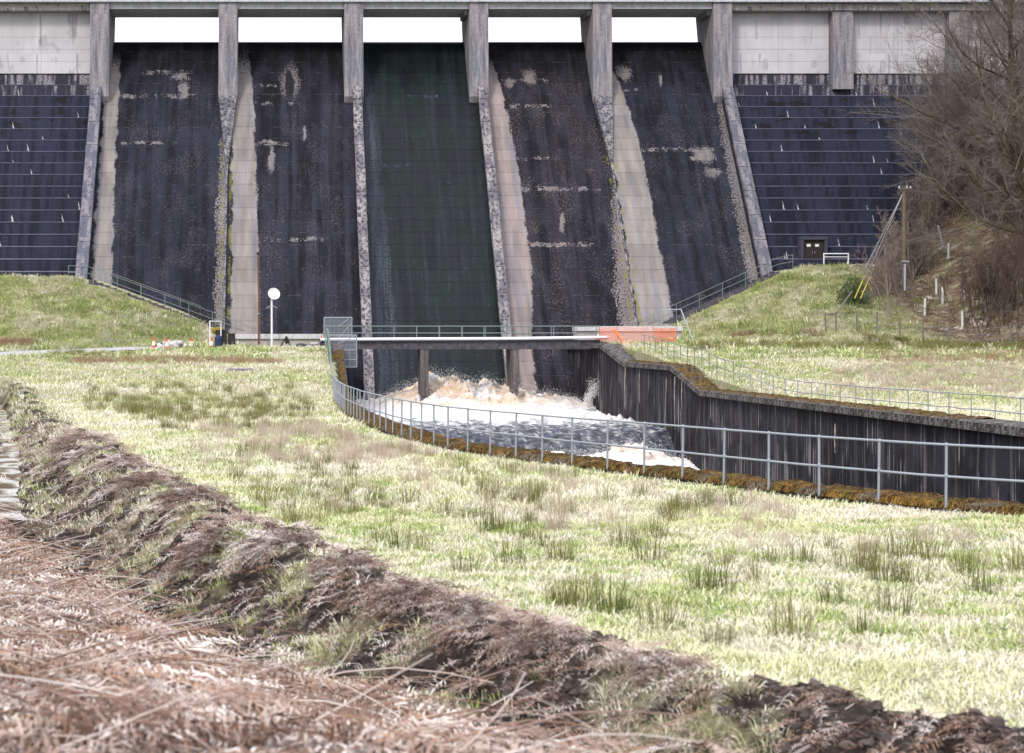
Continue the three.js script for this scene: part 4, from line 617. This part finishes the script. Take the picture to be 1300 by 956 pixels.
// ------------------------------------------------------------------ trees
class Wood { // collects tapered tubes into one geometry
  constructor() { this.p = []; this.n = []; this.i = []; }
  add(pts, r0, r1, sides) {
    const t = V(), a = V(), b = V(), n = pts.length, base = this.p.length / 3;
    for (let i = 0; i < n; i++) {
      t.copy(pts[Math.min(n - 1, i + 1)]).sub(pts[Math.max(0, i - 1)]).normalize(); a.set(Math.abs(t.y) > 0.9 ? 1 : 0, Math.abs(t.y) > 0.9 ? 0 : 1, 0).cross(t).normalize(); b.crossVectors(t, a);
      const r = lerp(r0, r1, i / (n - 1));
      for (let k = 0; k < sides; k++) { const f = k / sides * 6.2832, c = Math.cos(f), s = Math.sin(f), x = a.x * c + b.x * s, y = a.y * c + b.y * s, z = a.z * c + b.z * s; this.p.push(pts[i].x + x * r, pts[i].y + y * r, pts[i].z + z * r); this.n.push(x, y, z); if (i) { const q = base + (i - 1) * sides + k, q2 = base + (i - 1) * sides + (k + 1) % sides; this.i.push(q, q2, q + sides, q2, q2 + sides, q + sides); } }
    }
  }
  geo() { const g = new THREE.BufferGeometry(); g.setAttribute('position', new THREE.Float32BufferAttribute(this.p, 3)); g.setAttribute('normal', new THREE.Float32BufferAttribute(this.n, 3)); g.setIndex(this.i); return g; }
}
function grow(o) { // a bare tree: trunk with limbs, and a crown of branches and twigs
  const r = rng(o.seed), trunk = new Wood(), crown = new Wood(), g = (s) => (r() + r() + r() - 1.5) * s;
  function branch(p, dir, len, rad, lv) {
    const segs = [9, 7, 5, 3, 2][lv], sides = [9, 6, 5, 4, 3][lv], pts = [p.clone()], d = dir.clone(), st = len / segs, wob = [0.12, 0.24, 0.3, 0.3, 0.25][lv] * (o.wob || 1);
    for (let i = 0; i < segs; i++) { d.x += g(wob); d.y += g(wob) + (lv === 0 ? 0.06 : lv === 1 ? (o.lift ?? 0.05) : 0.04); d.z += g(wob); d.normalize(); pts.push(pts[i].clone().addScaledVector(d, st)); }
    (lv < 2 ? trunk : crown).add(pts, rad, rad * (lv === 0 ? 0.3 : 0.28), sides);
    if (lv >= (o.levels ?? 4)) return;
    const n = (o.kids || [11, 9, 9, 8])[lv];
    for (let k = 0; k < n; k++) {
      const f = lerp(lv === 0 ? (o.clear ?? 0.25) : 0.18, 0.98, (k + r()) / n), q = f * segs, i = Math.min(segs - 1, Math.floor(q)), pt = pts[i].clone().lerp(pts[i + 1], q - i), ax = pts[i + 1].clone().sub(pts[i]).normalize();
      const side = V(g(1), g(1) * 0.7, g(1)).addScaledVector(o.pull || V(), lv === 0 ? 0.5 : 0.12); side.addScaledVector(ax, -side.dot(ax)).normalize();
      const an = lv === 0 ? (o.angle ?? 0.95) + g(0.3) : 0.75 + g(0.3), nd = ax.clone().multiplyScalar(Math.cos(an)).addScaledVector(side, Math.sin(an));
      const L = len * (lv === 0 ? (o.limb ?? 0.55) : [0, 0.5, 0.45, 0.45][lv]) * (0.7 + 0.6 * r()) * (lv === 0 ? lerp(1.15, 0.5, f) : lerp(1.1, 0.6, f));
      branch(pt, nd, L, Math.max([0, 0, 0.013, 0.009, 0.0072][lv + 1], rad * [0.42, 0.4, 0.42, 0.5][lv] * lerp(1, 0.6, f)), lv + 1);
    }
    if (lv < 3) branch(pts[segs], d, len * 0.3, rad * 0.28, lv + 1);
  }
  const stems = o.stems || 1; for (let s = 0; s < stems; s++) branch(V(stems > 1 ? g(o.foot ?? 0.5) : 0, -0.3, stems > 1 ? g(o.foot ?? 0.5) : 0), V((o.lean || 0) + (stems > 1 ? g(o.splay ?? 0.25) : 0), 1, stems > 1 ? g(o.splay ?? 0.25) : 0).normalize(), o.h * (stems > 1 ? 0.7 + 0.4 * r() : 1), o.rad * (stems > 1 ? 0.7 + 0.5 * r() : 1), 0);
  return [trunk.geo(), crown.geo()];
}
const barkM = (c1, c2, k = 0.55) => M({ color: col(...mix3(c1, c2, 0.5), k), roughness: 0.95 });
const mossBark = barkM([104, 100, 76], [88, 82, 74], 0.58), greyTwig = barkM([140, 134, 128], [126, 118, 113], 0.64), brownTwig = barkM([152, 140, 132], [138, 124, 118], 0.66), birchM = M({ color: col(214, 208, 206, 0.7) }), darkStem = barkM([110, 94, 88], [96, 82, 78], 0.6);
{
  const gp = (u, d) => { const x = (u - CU) / FPX * d; return V(x, H(x, d, true), -d); };
  const plant = (name, label, cat, u, d, o, tm, cm, group) => { const [a, b] = grow(o), t = thing(name, label, cat, group); t.position.copy(gp(u, d)); part('trunk', a, tm, t); part('crown', b, cm, t); return t; };
  const dup = (src, label, u, d, turn, s, group) => { const c = src.clone(); c.name = numbered(src.name.replace(/_\d+$/, '')); c.userData = { ...src.userData, label }; if (group) c.userData.group = group; c.position.copy(gp(u, d)); c.rotation.y = turn; c.scale.setScalar(s); scene.add(c); return c; };
  const L = V(-0.75, 0.05, 0.1);
  const oak = plant('bare_tree', 'wide bare oak with mossy limbs reaching out across the stepped wall', 'tree', 1262, 133, { seed: 11, h: 10.8, rad: 0.34, lean: -0.12, pull: L, limb: 0.68, angle: 1.0, lift: 0.06, kids: [15, 11, 10, 9], clear: 0.18 }, mossBark, greyTwig);
  const tall = plant('bare_tree', 'tallest bare tree on the bank rising past the dam parapet', 'tree', 1306, 128, { seed: 23, h: 20, rad: 0.36, lean: -0.06, pull: V(-0.5, 0, 0), limb: 0.42, angle: 0.8, lift: 0.1, wob: 1.15, kids: [17, 11, 10, 8] }, mossBark, greyTwig);
  dup(tall, 'bare tree behind the tallest tree at the top of the bank', 1268, 138, 2.1, 0.78);
  dup(tall, 'bare tree past the fence end above the coppiced stems', 1345, 121, 4.0, 0.95);
  dup(oak, 'bare oak above the coppiced stems by the fence', 1312, 123.5, 0.7, 1.0);
  dup(oak, 'smaller bare oak standing just behind the leaning metal post', 1226, 139.5, 0.5, 0.72);
  const birch = plant('birch_tree', 'slender birch with white trunk among the bare trees', 'tree', 1263, 135.5, { seed: 31, h: 13.5, rad: 0.13, lean: -0.16, limb: 0.3, angle: 0.7, kids: [14, 7, 6, 5], clear: 0.45 }, birchM, brownTwig);
  plant('bare_sapling', 'brownish bare sapling between the evergreen bush and the telegraph pole', 'tree', 1128, 123.5, { seed: 41, h: 6.3, rad: 0.085, lean: -0.08, limb: 0.42, angle: 0.55, lift: 0.16, kids: [16, 8, 6, 5], clear: 0.12 }, brownTwig, brownTwig);
  const thorn = plant('bare_shrub', 'brown bare shrub at the foot of the telegraph pole', 'shrub', 1140, 130, { seed: 51, h: 2.9, rad: 0.05, stems: 7, foot: 0.7, splay: 0.5, limb: 0.5, angle: 0.6, lift: 0.12, kids: [7, 6, 6, 4], clear: 0.1 }, brownTwig, brownTwig);
  const spots = [[1118, 129, 0.8], [1164, 132.5, 1.1], [1178, 136, 1.2], [1170, 138, 1.3], [1192, 139, 1.4], [1216, 137, 1.3], [1240, 134, 1.1], [1262, 132.5, 1.3], [1284, 131, 1.5], [1304, 128, 1.6], [1258, 139, 2.0], [1316, 132, 2.1], [1150, 134, 1.2], [1284, 138, 2.1]];
  spots.forEach(([u, d, s], i) => dup(thorn, 'brown bare thicket shrub on the wooded bank behind the tree guards', u, d, i * 1.7, s, 'thicket shrubs on the bank'));
  const cop = plant('coppiced_shrub', 'clump of upright dark coppiced stems behind the wire fence', 'shrub', 1262, 120.5, { seed: 61, h: 4.6, rad: 0.045, stems: 15, foot: 1.5, splay: 0.42, limb: 0.34, angle: 0.5, lift: 0.15, kids: [7, 5, 4], levels: 3, clear: 0.45 }, darkStem, darkStem, 'coppiced clumps by the fence');
  dup(cop, cop.userData.label, 1288, 119.8, 1.3, 1.05, 'coppiced clumps by the fence'); dup(cop, cop.userData.label, 1304, 121, 2.9, 1.1, 'coppiced clumps by the fence'); dup(cop, cop.userData.label, 1240, 122.5, 4.2, 0.8, 'coppiced clumps by the fence');
  // evergreen bush
  const t = thing('evergreen_bush', 'dense dark green bush at the edge of the grass bank', 'bush'), o = gp(1084, 128), rr = rng(71); t.position.copy(o);
  const P = [], C = []; for (let k = 0; k < 5200; k++) { const a = rr() * 6.28, e = Math.asin(rr()), q = Math.pow(rr(), 0.4), cl = 0.75 + 0.45 * n3(Math.cos(a) * 2.5 + 9, Math.sin(e) * 3, Math.sin(a) * 2.5 + 5), c = V(Math.cos(a) * Math.cos(e) * 1.25 * q * cl, Math.sin(e) * 2.1 * q * cl + 0.05, Math.sin(a) * Math.cos(e) * 0.9 * q * cl), u = V(rr() - 0.5, rr() - 0.5, rr() - 0.5).normalize().multiplyScalar(0.07), w = V(rr() - 0.5, rr() - 0.5, rr() - 0.5).normalize().multiplyScalar(0.04); P.push(c.clone().sub(u), c.clone().add(w), c.clone().add(u)); const s = 0.6 + 0.7 * rr(); for (let z = 0; z < 3; z++) C.push(0.045 * s, 0.07 * s, 0.03 * s); }
  const g = new THREE.BufferGeometry().setFromPoints(P); g.setAttribute('color', new THREE.Float32BufferAttribute(C, 3)); g.computeVertexNormals(); part('foliage', g, M({ vertexColors: true, side: THREE.DoubleSide, roughness: 0.8 }), t); part('stem', rod(V(0, -0.2, 0), V(0, 1.2, 0), 0.08, 0.03), darkStem, t);
}
console.log('trees');

// ------------------------------------------------------------------ grass, rushes, bracken
const bladeM = new THREE.MeshStandardMaterial({ color: 0xffffff, roughness: 0.95, side: THREE.DoubleSide });
function tuftGeo(seed, n, rad, hmin, hmax, lean0, lean1, w, droop) {
  const r = rng(seed), pos = [], idx = [];
  for (let k = 0; k < n; k++) {
    const a = r() * 6.283, q = Math.sqrt(r()) * rad, bx0 = Math.cos(a) * q, bz = Math.sin(a) * q, az = a + (r() - 0.5) * 2, l = lerp(lean0, lean1, r()), h = lerp(hmin, hmax, r()), dx = Math.cos(az), dz = Math.sin(az), o = pos.length / 3, ww = w * (0.7 + 0.6 * r()), px = -dz * ww, pz = dx * ww;
    const s1 = h * 0.55, x1 = bx0 + dx * Math.sin(l) * s1, y1 = Math.cos(l) * s1, l2 = l + droop * (0.5 + r()), x2 = x1 + dx * Math.sin(l2) * h * 0.45, y2 = y1 + Math.cos(l2) * h * 0.45, z1 = bz + dz * Math.sin(l) * s1, z2 = z1 + dz * Math.sin(l2) * h * 0.45;
    pos.push(bx0 - px, -0.03, bz - pz, bx0 + px, -0.03, bz + pz, x1 - px * 0.8, y1, z1 - pz * 0.8, x1 + px * 0.8, y1, z1 + pz * 0.8, x2, y2, z2); idx.push(o, o + 1, o + 2, o + 1, o + 3, o + 2, o + 2, o + 3, o + 4);
  }
  const g = new THREE.BufferGeometry(); g.setAttribute('position', new THREE.Float32BufferAttribute(pos, 3)); g.setIndex(idx); g.computeVertexNormals(); return g;
}
function strew(name, label, cat, geos, list, m = bladeM) { // list of [x, y, z, scale, colour, turn, tilt, scaleY]
  geos.forEach((g, k) => {
    const part = list.filter((_, i) => i % geos.length === k); if (!part.length) return;
    const im = new THREE.InstancedMesh(g, m, part.length), q = new THREE.Quaternion(), e = new THREE.Euler(), mm = new THREE.Matrix4();
    part.forEach(([x, y, z, s, c, turn, tilt = 0, sy = 1], i) => { e.set(tilt * Math.cos(turn * 7), turn, tilt * Math.sin(turn * 7)); im.setMatrixAt(i, mm.compose(V(x, y, z), q.setFromEuler(e), V(s, s * sy, s))); im.setColorAt(i, c); });
    im.name = numbered(name); tag(im, label, cat, null, 'stuff'); scene.add(im);
  });
}
const pick = (r, cs) => cs[Math.floor(r() * cs.length)];
const onPath = (x, d) => x > -19.2 && x < -7 && d > 109 && d < 124 && (() => { const a = clamp((x + 19) / 11.8), n = lerp(107, 120.2, Math.pow(a, 0.55)), f = lerp(111, 123.8, Math.pow(a, 0.4)); return d > n - 0.9 && d < f + 0.3; })();
{
  const r = rng(101), list = [], far = [];
  const GT = 0.74, straw = [col(240, 234, 212, GT), col(233, 226, 200, GT), col(248, 245, 231, GT), col(225, 214, 190, GT)], pale = [col(218, 220, 168, GT), col(204, 210, 148, GT), col(227, 227, 184, GT)], lush = [col(160, 182, 96, GT), col(142, 170, 82, GT), col(178, 194, 118, GT)];
  const tone = (x, d) => { const a = fb(x * 0.35, d * 0.35, 4), e = fb(x * 0.12 + 9, d * 0.12 + 3, 3), b = fb(x * 1.9 + 40, d * 1.9, 3); const up = d > 108 && (x < 0 || x > 27) ? 1 : 0; if (b > 0.52 - 0.05 * up && e > 0.5 - 0.2 * up && r() < 0.65) return pick(r, lush); return r() < clamp(0.3 + 0.26 * up + (a - 0.5) * 2.8) ? pick(r, pale) : pick(r, straw); };
  const zones = [[10, 30, 260, 1], [30, 55, 95, 1.35], [55, 85, 40, 1.9], [85, 137, 22, 2.4]];
  for (const [d0, d1, dens, sc] of zones) {
    const xa = (d) => (-60 - CU) / FPX * d - 1, xb = (d) => (1370 - CU) / FPX * d + 1, area = (d1 - d0) * ((xb(d0) - xa(d0)) + (xb(d1) - xa(d1))) / 2, n = Math.round(area * dens);
    for (let k = 0; k < n; k++) {
      const d = Math.sqrt(lerp(d0 * d0, d1 * d1, r())), x = lerp(xa(d), xb(d), r()); if (inChannel(x - 0.3, d) || inChannel(x + 0.5, d) || inChannel(x, d) || onPath(x, d)) continue;
      if (d > 124 && x > -1.5 && x < 28) continue; if (d > 135.4 + (x < 0 ? 0 : 0.5) && x > -14 && x < 40) continue;
      if (x > leftEdge(d) - 0.1 && x < leftEdge(d) + 1.0 && d > 20) continue; if (x > 21 && x < rightEdge(d) + 1.02 && d > 26) continue;
      const f = ditchFade(d); let keep = 1; if (f > 0) { const t = ditchT(x, d); const m = fb(x * 2.2, d * 2.2, 4); if (t < -1.75) keep = 0.02; else if (t < 0.7) keep = 0.03 + 0.5 * sm(0.5, 0.58, fb(x * 0.8 + 70, d * 0.8, 3)) * sm(-1.5, -0.9, t); }
      const hill = sm(42.5, 46, x - Math.max(0, 122 - d) * 0.5) * sm(95, 112, d); if (hill > 0.3) keep *= 0.18;
      if (r() > keep) continue;
      const y = H(x, d, true), tus = d > 108 && (x < 0 || x > 28) ? 1 + 0.9 * sm(0.5, 0.65, fb(x * 0.7, d * 0.7, 3)) : 1;
      list.push([x, y, -d, sc * tus * (0.65 + 0.7 * r()), tone(x, d), r() * 6.28, 0.2 * r(), 0.7 + 0.6 * r()]);
    }
  }
  strew('grass', 'short matted pale grass covering the field', 'grass', [0, 1, 2].map((k) => tuftGeo(200 + k, 15, 0.1, 0.05, 0.14, 0.6, 1.45, 0.0036, 0.5)), list);
  console.log('grass', list.length);

  // rushes: single tufts, then the beds
  const gs = [0, 1, 2, 3].map((k) => tuftGeo(300 + k, 70, 0.17, 0.16, 0.52, 0.02, 0.45, 0.003, 0.15)), rm = [col(124, 128, 66, 0.55), col(108, 116, 56, 0.55), col(142, 136, 80, 0.55)].map((c) => new THREE.MeshStandardMaterial({ color: c, roughness: 0.9, side: THREE.DoubleSide }));
  const A = [[40, 325], [195, 350], [290, 135], [265, 205], [200, 170], [470, 215], [410, 285], [450, 290], [560, 260], [690, 205], [770, 325], [660, 415], [455, 435], [850, 400], [880, 235], [960, 195], [925, 265], [990, 265], [1145, 240], [1190, 290], [1280, 235], [500, 50], [430, 50], [150, 40], [30, 205], [770, 175], [1040, 205], [300, 385], [940, 355], [835, 225], [1135, 215], [600, 215], [330, 95], [240, 30]].map(([a, b]) => [700 + a / 2.167, 620 + b / 2.167]);
  const B = [[503, 698], [534, 698], [589, 728], [648, 717], [712, 714], [712, 772], [777, 780], [635, 674], [669, 686], [620, 677], [205, 538], [272, 543], [315, 546], [361, 543], [386, 557], [300, 609], [334, 640], [395, 637], [438, 640], [560, 655], [590, 660], [520, 640], [735, 772], [480, 690], [690, 700]];
  [...A, ...B].forEach(([u, v], i) => { const p = onGround(u, v), o = new THREE.Mesh(gs[i % 4], rm[i % 3]); o.name = numbered('rush_tuft'); o.position.copy(p); o.rotation.y = i * 1.3; const s = 0.72 + 0.5 * h2(i, 5); o.scale.set(s * 1.15, s, s * 1.15); tag(o, 'upright olive green rush tuft standing in the pale grass', 'rush tuft', 'rush tufts in the field'); scene.add(o); });
  const beds = [], bed = (u0, u1, v0, v1, n, cs, s0, s1, th = 0.42) => { const q = [[u0, v1], [u1, v1], [u0, v0], [u1, v0]].map(([u, v]) => onGround(u, v)); for (let k = 0; k < n; k++) { const a = r(), b = r(), x0 = lerp(q[0].x, q[1].x, a), x1 = lerp(q[2].x, q[3].x, a), x = lerp(x0, x1, b), d = -lerp(lerp(q[0].z, q[1].z, a), lerp(q[2].z, q[3].z, a), b); if (fb(x * 0.55 + u0, d * 0.28, 3) < th || inChannel(x, d) || inChannel(x - 1.2, d) || inChannel(x + 1.5, d)) continue; beds.push([x, H(x, d, true), -d, lerp(s0, s1, r()), pick(r, cs), r() * 6.28, 0.08 * r()]); } };
  const olive = [col(132, 132, 72, 0.56), col(116, 118, 58, 0.56), col(158, 150, 100, 0.56)], reed = [col(208, 190, 172, 0.62), col(196, 176, 162, 0.62), col(222, 208, 190, 0.62)], rust = [col(182, 148, 122, 0.58), col(168, 136, 112, 0.58), col(200, 174, 144, 0.58)];
  bed(110, 440, 490, 526, 420, olive, 0.7, 1.2, 0.47); bed(140, 400, 520, 548, 420, olive, 0.8, 1.2, 0.55); bed(250, 700, 540, 592, 620, reed, 0.6, 1.0, 0.45); bed(300, 900, 560, 660, 620, olive, 0.5, 0.9, 0.52); bed(420, 1000, 585, 690, 220, reed, 0.5, 0.9, 0.5);
  bed(90, 310, 456, 463, 420, rust, 0.6, 1.05, 0.42); bed(300, 360, 459, 463, 160, rust, 0.6, 0.9, 0.4); bed(0, 60, 433, 441, 220, rust, 0.7, 1.0, 0.35); bed(60, 180, 448, 456, 160, olive, 0.6, 1.0, 0.4);
  bed(870, 1330, 435, 446, 800, olive, 0.8, 1.25, 0.42); bed(930, 1100, 425, 431, 300, rust, 0.6, 1.0, 0.45); bed(1100, 1330, 428, 436, 600, olive, 0.7, 1.1, 0.4); bed(1090, 1330, 448, 462, 420, rust, 0.6, 0.95, 0.45); bed(1060, 1330, 465, 500, 700, reed, 0.7, 1.0, 0.42); bed(700, 1300, 640, 720, 90, reed, 0.5, 0.8, 0.5);
  strew('rush_bed', 'beds of olive rushes and brown reeds across the field', 'rushes', gs, beds);
}
{ // dead bracken
  const r = rng(404);
  const frond = (seed, L, np, curl) => { const q = rng(seed), w = new Wood(), pts = []; let d = V(1, 0.15, 0), p = V(0, 0, 0); for (let k = 0; k <= 5; k++) { pts.push(p.clone()); d.y += -0.16 * curl + (q() - 0.5) * 0.3; d.z += (q() - 0.5) * 0.35; d.normalize(); p.addScaledVector(d, L / 5); } w.add(pts, 0.0055, 0.002, 3); const pos = w.p, idx = w.i;
    for (let k = 0; k < np; k++) { const f = lerp(0.25, 0.97, k / np) * 5, i = Math.floor(f), c = pts[i].clone().lerp(pts[i + 1], f - i), s = k % 2 ? 1 : -1, l = 0.22 * L * (1.15 - f / 5.4) * (0.6 + 0.7 * q()), o = pos.length / 3, dx = 0.35 + 0.3 * q(), dy = (q() - 0.55) * 0.9, ww = 0.011 * (0.6 + 0.8 * q()); const tip = V(c.x + dx * l, c.y + dy * l, c.z + s * l), md = c.clone().lerp(tip, 0.45).add(V(0, (q() - 0.3) * 0.05, 0)); pos.push(c.x, c.y, c.z, md.x + ww, md.y, md.z, md.x - ww, md.y + ww * (q() - 0.5), md.z, tip.x, tip.y - 0.02 * q(), tip.z); idx.push(o, o + 1, o + 2, o + 1, o + 3, o + 2); }
    const g = new THREE.BufferGeometry(); g.setAttribute('position', new THREE.Float32BufferAttribute(pos, 3)); g.setIndex(idx); g.computeVertexNormals(); return g; };
  const stalk = (seed, L) => { const q = rng(seed), w = new Wood(), pts = []; let d = V(1, 0.25, 0), p = V(); for (let k = 0; k <= 4; k++) { pts.push(p.clone()); d.y -= 0.3 * q() - 0.08; d.z += (q() - 0.5) * 0.7; d.normalize(); p.addScaledVector(d, L / 4); } w.add(pts, 0.0065, 0.003, 4); const g = w.geo(); return g; };
  const fr = [1, 2, 3, 4].map((k) => frond(k * 17, 0.5 + 0.09 * k, 26, k % 2 ? 1 : 0.5)), sk = [1, 2].map((k) => stalk(k * 29, 0.8 + 0.25 * k));
  const cs = [col(216, 200, 192, 0.66), col(200, 176, 164, 0.6), col(176, 148, 136, 0.56), col(234, 222, 216, 0.68), col(138, 106, 92, 0.52), col(186, 150, 126, 0.54)];
  const fl = [], sl = [];
  for (let k = 0; k < 42000; k++) { const d = lerp(6, 34, Math.pow(r(), 0.8)), x = lerp((-80 - CU) / FPX * d - 1, ridgeX(d) - 1.2, r()); const t = ditchT(x, d); if (t > -2.2 + 0.7 * (fb(x * 1.5, d * 1.5, 3) - 0.5)) continue; if (fb(x * 0.9 + 5, d * 0.9, 3) < 0.36 && r() < 0.7) continue; const y = H(x, d, true); fl.push([x, y + 0.02 + 0.16 * r() * r(), -d, 0.55 + 0.6 * r(), pick(r, cs), r() * 6.28, 0.35 * r()]); if (r() < 0.05) sl.push([x, y + 0.05 + 0.12 * r(), -d, 0.6 + 0.6 * r(), pick(r, cs), (r() < 0.6 ? 2.6 : 0) + (r() - 0.5) * 1.6, 0.2 * r()]); }
  for (let k = 0; k < 1800; k++) { const d = lerp(34, 84, r()), x = ridgeX(d) - ditchW(d) * lerp(2.3, 5, r()); fl.push([x, H(x, d, true) + 0.1, -d, 0.8 + 0.8 * r(), pick(r, cs), r() * 6.28, 0.9 * r()]); }
  for (let k = 0; k < 4200; k++) { const d = lerp(11, 60, Math.pow(r(), 1.4)), t = lerp(-1.2, 0.7, r()), x = ridgeX(d) + t * ditchW(d) / 0.86; fl.push([x, H(x, d, true) + 0.02, -d, 0.25 + 0.4 * r(), pick(r, cs), 3.9 + (r() - 0.5) * 1.8, 0.35 * r()]); }
  for (let k = 0; k < 5200; k++) { const d = lerp(114, 140, r()), x = lerp(44.5, 64, r()), y = H(x, d, true); if (x - Math.max(0, 122 - d) * 0.5 < 44.5) continue; fl.push([x, y + 0.1, -d, 0.9 + 0.9 * r(), r() < 0.6 ? pick(r, cs) : col(170, 148, 136, 0.55), r() * 6.28, 0.7 * r()]); }
  const lit = [], lg = [0, 1, 2].map((k) => tuftGeo(500 + k, 22, 0.12, 0.05, 0.16, 0.2, 1.5, 0.007, 1.9));
  for (let k = 0; k < 30000; k++) { const d = lerp(6, 32, Math.pow(r(), 0.75)), x = lerp((-80 - CU) / FPX * d - 1, ridgeX(d) - 1.2, r()); const t = ditchT(x, d); if (t > -2.1 + 0.7 * (fb(x * 1.5, d * 1.5, 3) - 0.5)) continue; const y = H(x, d, true); lit.push([x, y + 0.06 * r(), -d, 0.7 + 0.6 * r(), pick(r, cs), r() * 6.28, 0.6 * r()]); }
  strew('bracken_litter', 'crumpled dead fern litter on the near bank', 'bracken', lg, lit);
  strew('bracken', 'flattened dead bracken covering the near bank and hillside', 'bracken', fr, fl); strew('bracken_stalk', 'pale fallen bracken stalks lying on the near bank', 'bracken', sk, sl);
  // heaps thrown up along the ditch
  const hm = cs.slice(0, 5).map((c) => new THREE.MeshStandardMaterial({ color: c.clone().multiplyScalar(0.92), roughness: 0.95, side: THREE.DoubleSide }));
  const labels = ['tangled bracken heap at the far bend of the ditch', 'low bracken heap beyond the grassy ditch side', 'ragged bracken heap beside the grassy ditch side', 'bracken heap above the crumbling dark mud bank', 'rounded bracken heap overhanging the dark mud', 'broad bracken heap sliding into the ditch', 'bracken heap at the end of the spoil bank', 'small bracken heap between the rounded heap and the mud bank', 'flat scatter of bracken on the far ditch side', 'thin bracken heap with grass growing through', 'loose bracken heap beside the field grass', 'narrow bracken heap against the broad heap', 'small bracken bundle slipped down the mud side'];
  [[44, 0.1, 0.8, 0.24], [35.5, 0.25, 0.7, 0.2], [27, 0.15, 0.5, 0.27], [21.3, 0.05, 0.5, 0.2], [17.2, 0.0, 0.42, 0.27], [15.2, 0.1, 0.4, 0.14], [14.0, 0.1, 0.34, 0.1], [19.2, 0.15, 0.36, 0.12], [39, -0.1, 0.5, 0.16], [31, -0.05, 0.5, 0.16], [24, 0.15, 0.45, 0.17], [16.2, 0.2, 0.34, 0.12], [23, -0.6, 0.34, 0.1]].forEach(([d, t, R, hh], i) => {
    const x = ridgeX(d) + t, y = H(x, d, true), o = thing('bracken_heap', labels[i], 'bracken heap', 'bracken heaps along the ditch'); o.position.set(x, y, -d);
    const lists = [[], [], []]; const q = new THREE.Quaternion(), e = new THREE.Euler(), mm = new THREE.Matrix4();
    for (let k = 0; k < 760; k++) { const a = r() * 6.28, f = Math.sqrt(r()), px = Math.cos(a) * f * R * 0.9, pz = Math.sin(a) * f * R * 1.25, py = H(x + px, d - pz, true) - y + hh * (1 - f * f) * (0.45 + 0.55 * Math.sqrt(r())); e.set((r() - 0.5) * 0.8, r() * 6.28, (r() - 0.5) * 0.9); const s = (0.4 + 0.4 * r()) * Math.min(1, 0.45 + R * 0.7); lists[k % 3].push(fr[k % 4].clone().applyMatrix4(mm.compose(V(px - 0.12, py, pz), q.setFromEuler(e), V(s, s, s)))); }
    lists.forEach((l, k) => { const g = mergeGeometries(l); const p = part('fronds', g, hm[(i + k) % 5], o); p.userData.kind = 'stuff'; });
    const core = new THREE.IcosahedronGeometry(1, 3), cp = core.attributes.position; for (let k = 0; k < cp.count; k++) { const vx = cp.getX(k), vy = cp.getY(k), vz = cp.getZ(k), n = 0.7 + 0.5 * n3(vx * 2 + i, vy * 2, vz * 2); cp.setXYZ(k, vx * R * 0.6 * n, vy * hh * 0.5 * n - 0.06, vz * R * 0.85 * n); } core.computeVertexNormals(); part('packed_core', core, M({ color: col(96, 80, 74, 0.5), roughness: 1 }), o);
  });
  // clods of turned earth
  const cg = [0, 1, 2].map((k) => { const g = new THREE.IcosahedronGeometry(1, 2), p = g.attributes.position; for (let i = 0; i < p.count; i++) { const x = p.getX(i), y = p.getY(i), z = p.getZ(i), n = 0.55 + 0.9 * n3(x * 1.7 + k * 9, y * 1.7, z * 1.7); p.setXYZ(i, x * n, y * n * 0.7, z * n); } g.computeVertexNormals(); return g; });
  const cl = [], cc = [col(92, 80, 78, 0.55), col(76, 66, 66, 0.55), col(112, 98, 94, 0.55)];
  for (let k = 0; k < 9000; k++) { const d = lerp(9, 62, Math.pow(r(), 1.5)), t = lerp(-1.75, 0.55, r()), x = ridgeX(d) + t * ditchW(d) / 0.86; if (fb(x * 0.8 + 70, d * 0.8, 3) > 0.53 && r() < 0.8) continue; cl.push([x, H(x, d, true), -d, 0.012 + 0.06 * Math.pow(r(), 3), pick(r, cc), r() * 6.28, 0.5]); }
  strew('earth_clods', 'dark clods of turned earth along the ditch', 'soil', cg, cl, new THREE.MeshStandardMaterial({ color: 0xffffff, roughness: 1 }));
}
console.log('vegetation');
// end
scene.traverse((o) => { if (o.isMesh) { o.castShadow = o.receiveShadow = true; } });
renderer.render(scene, camera);
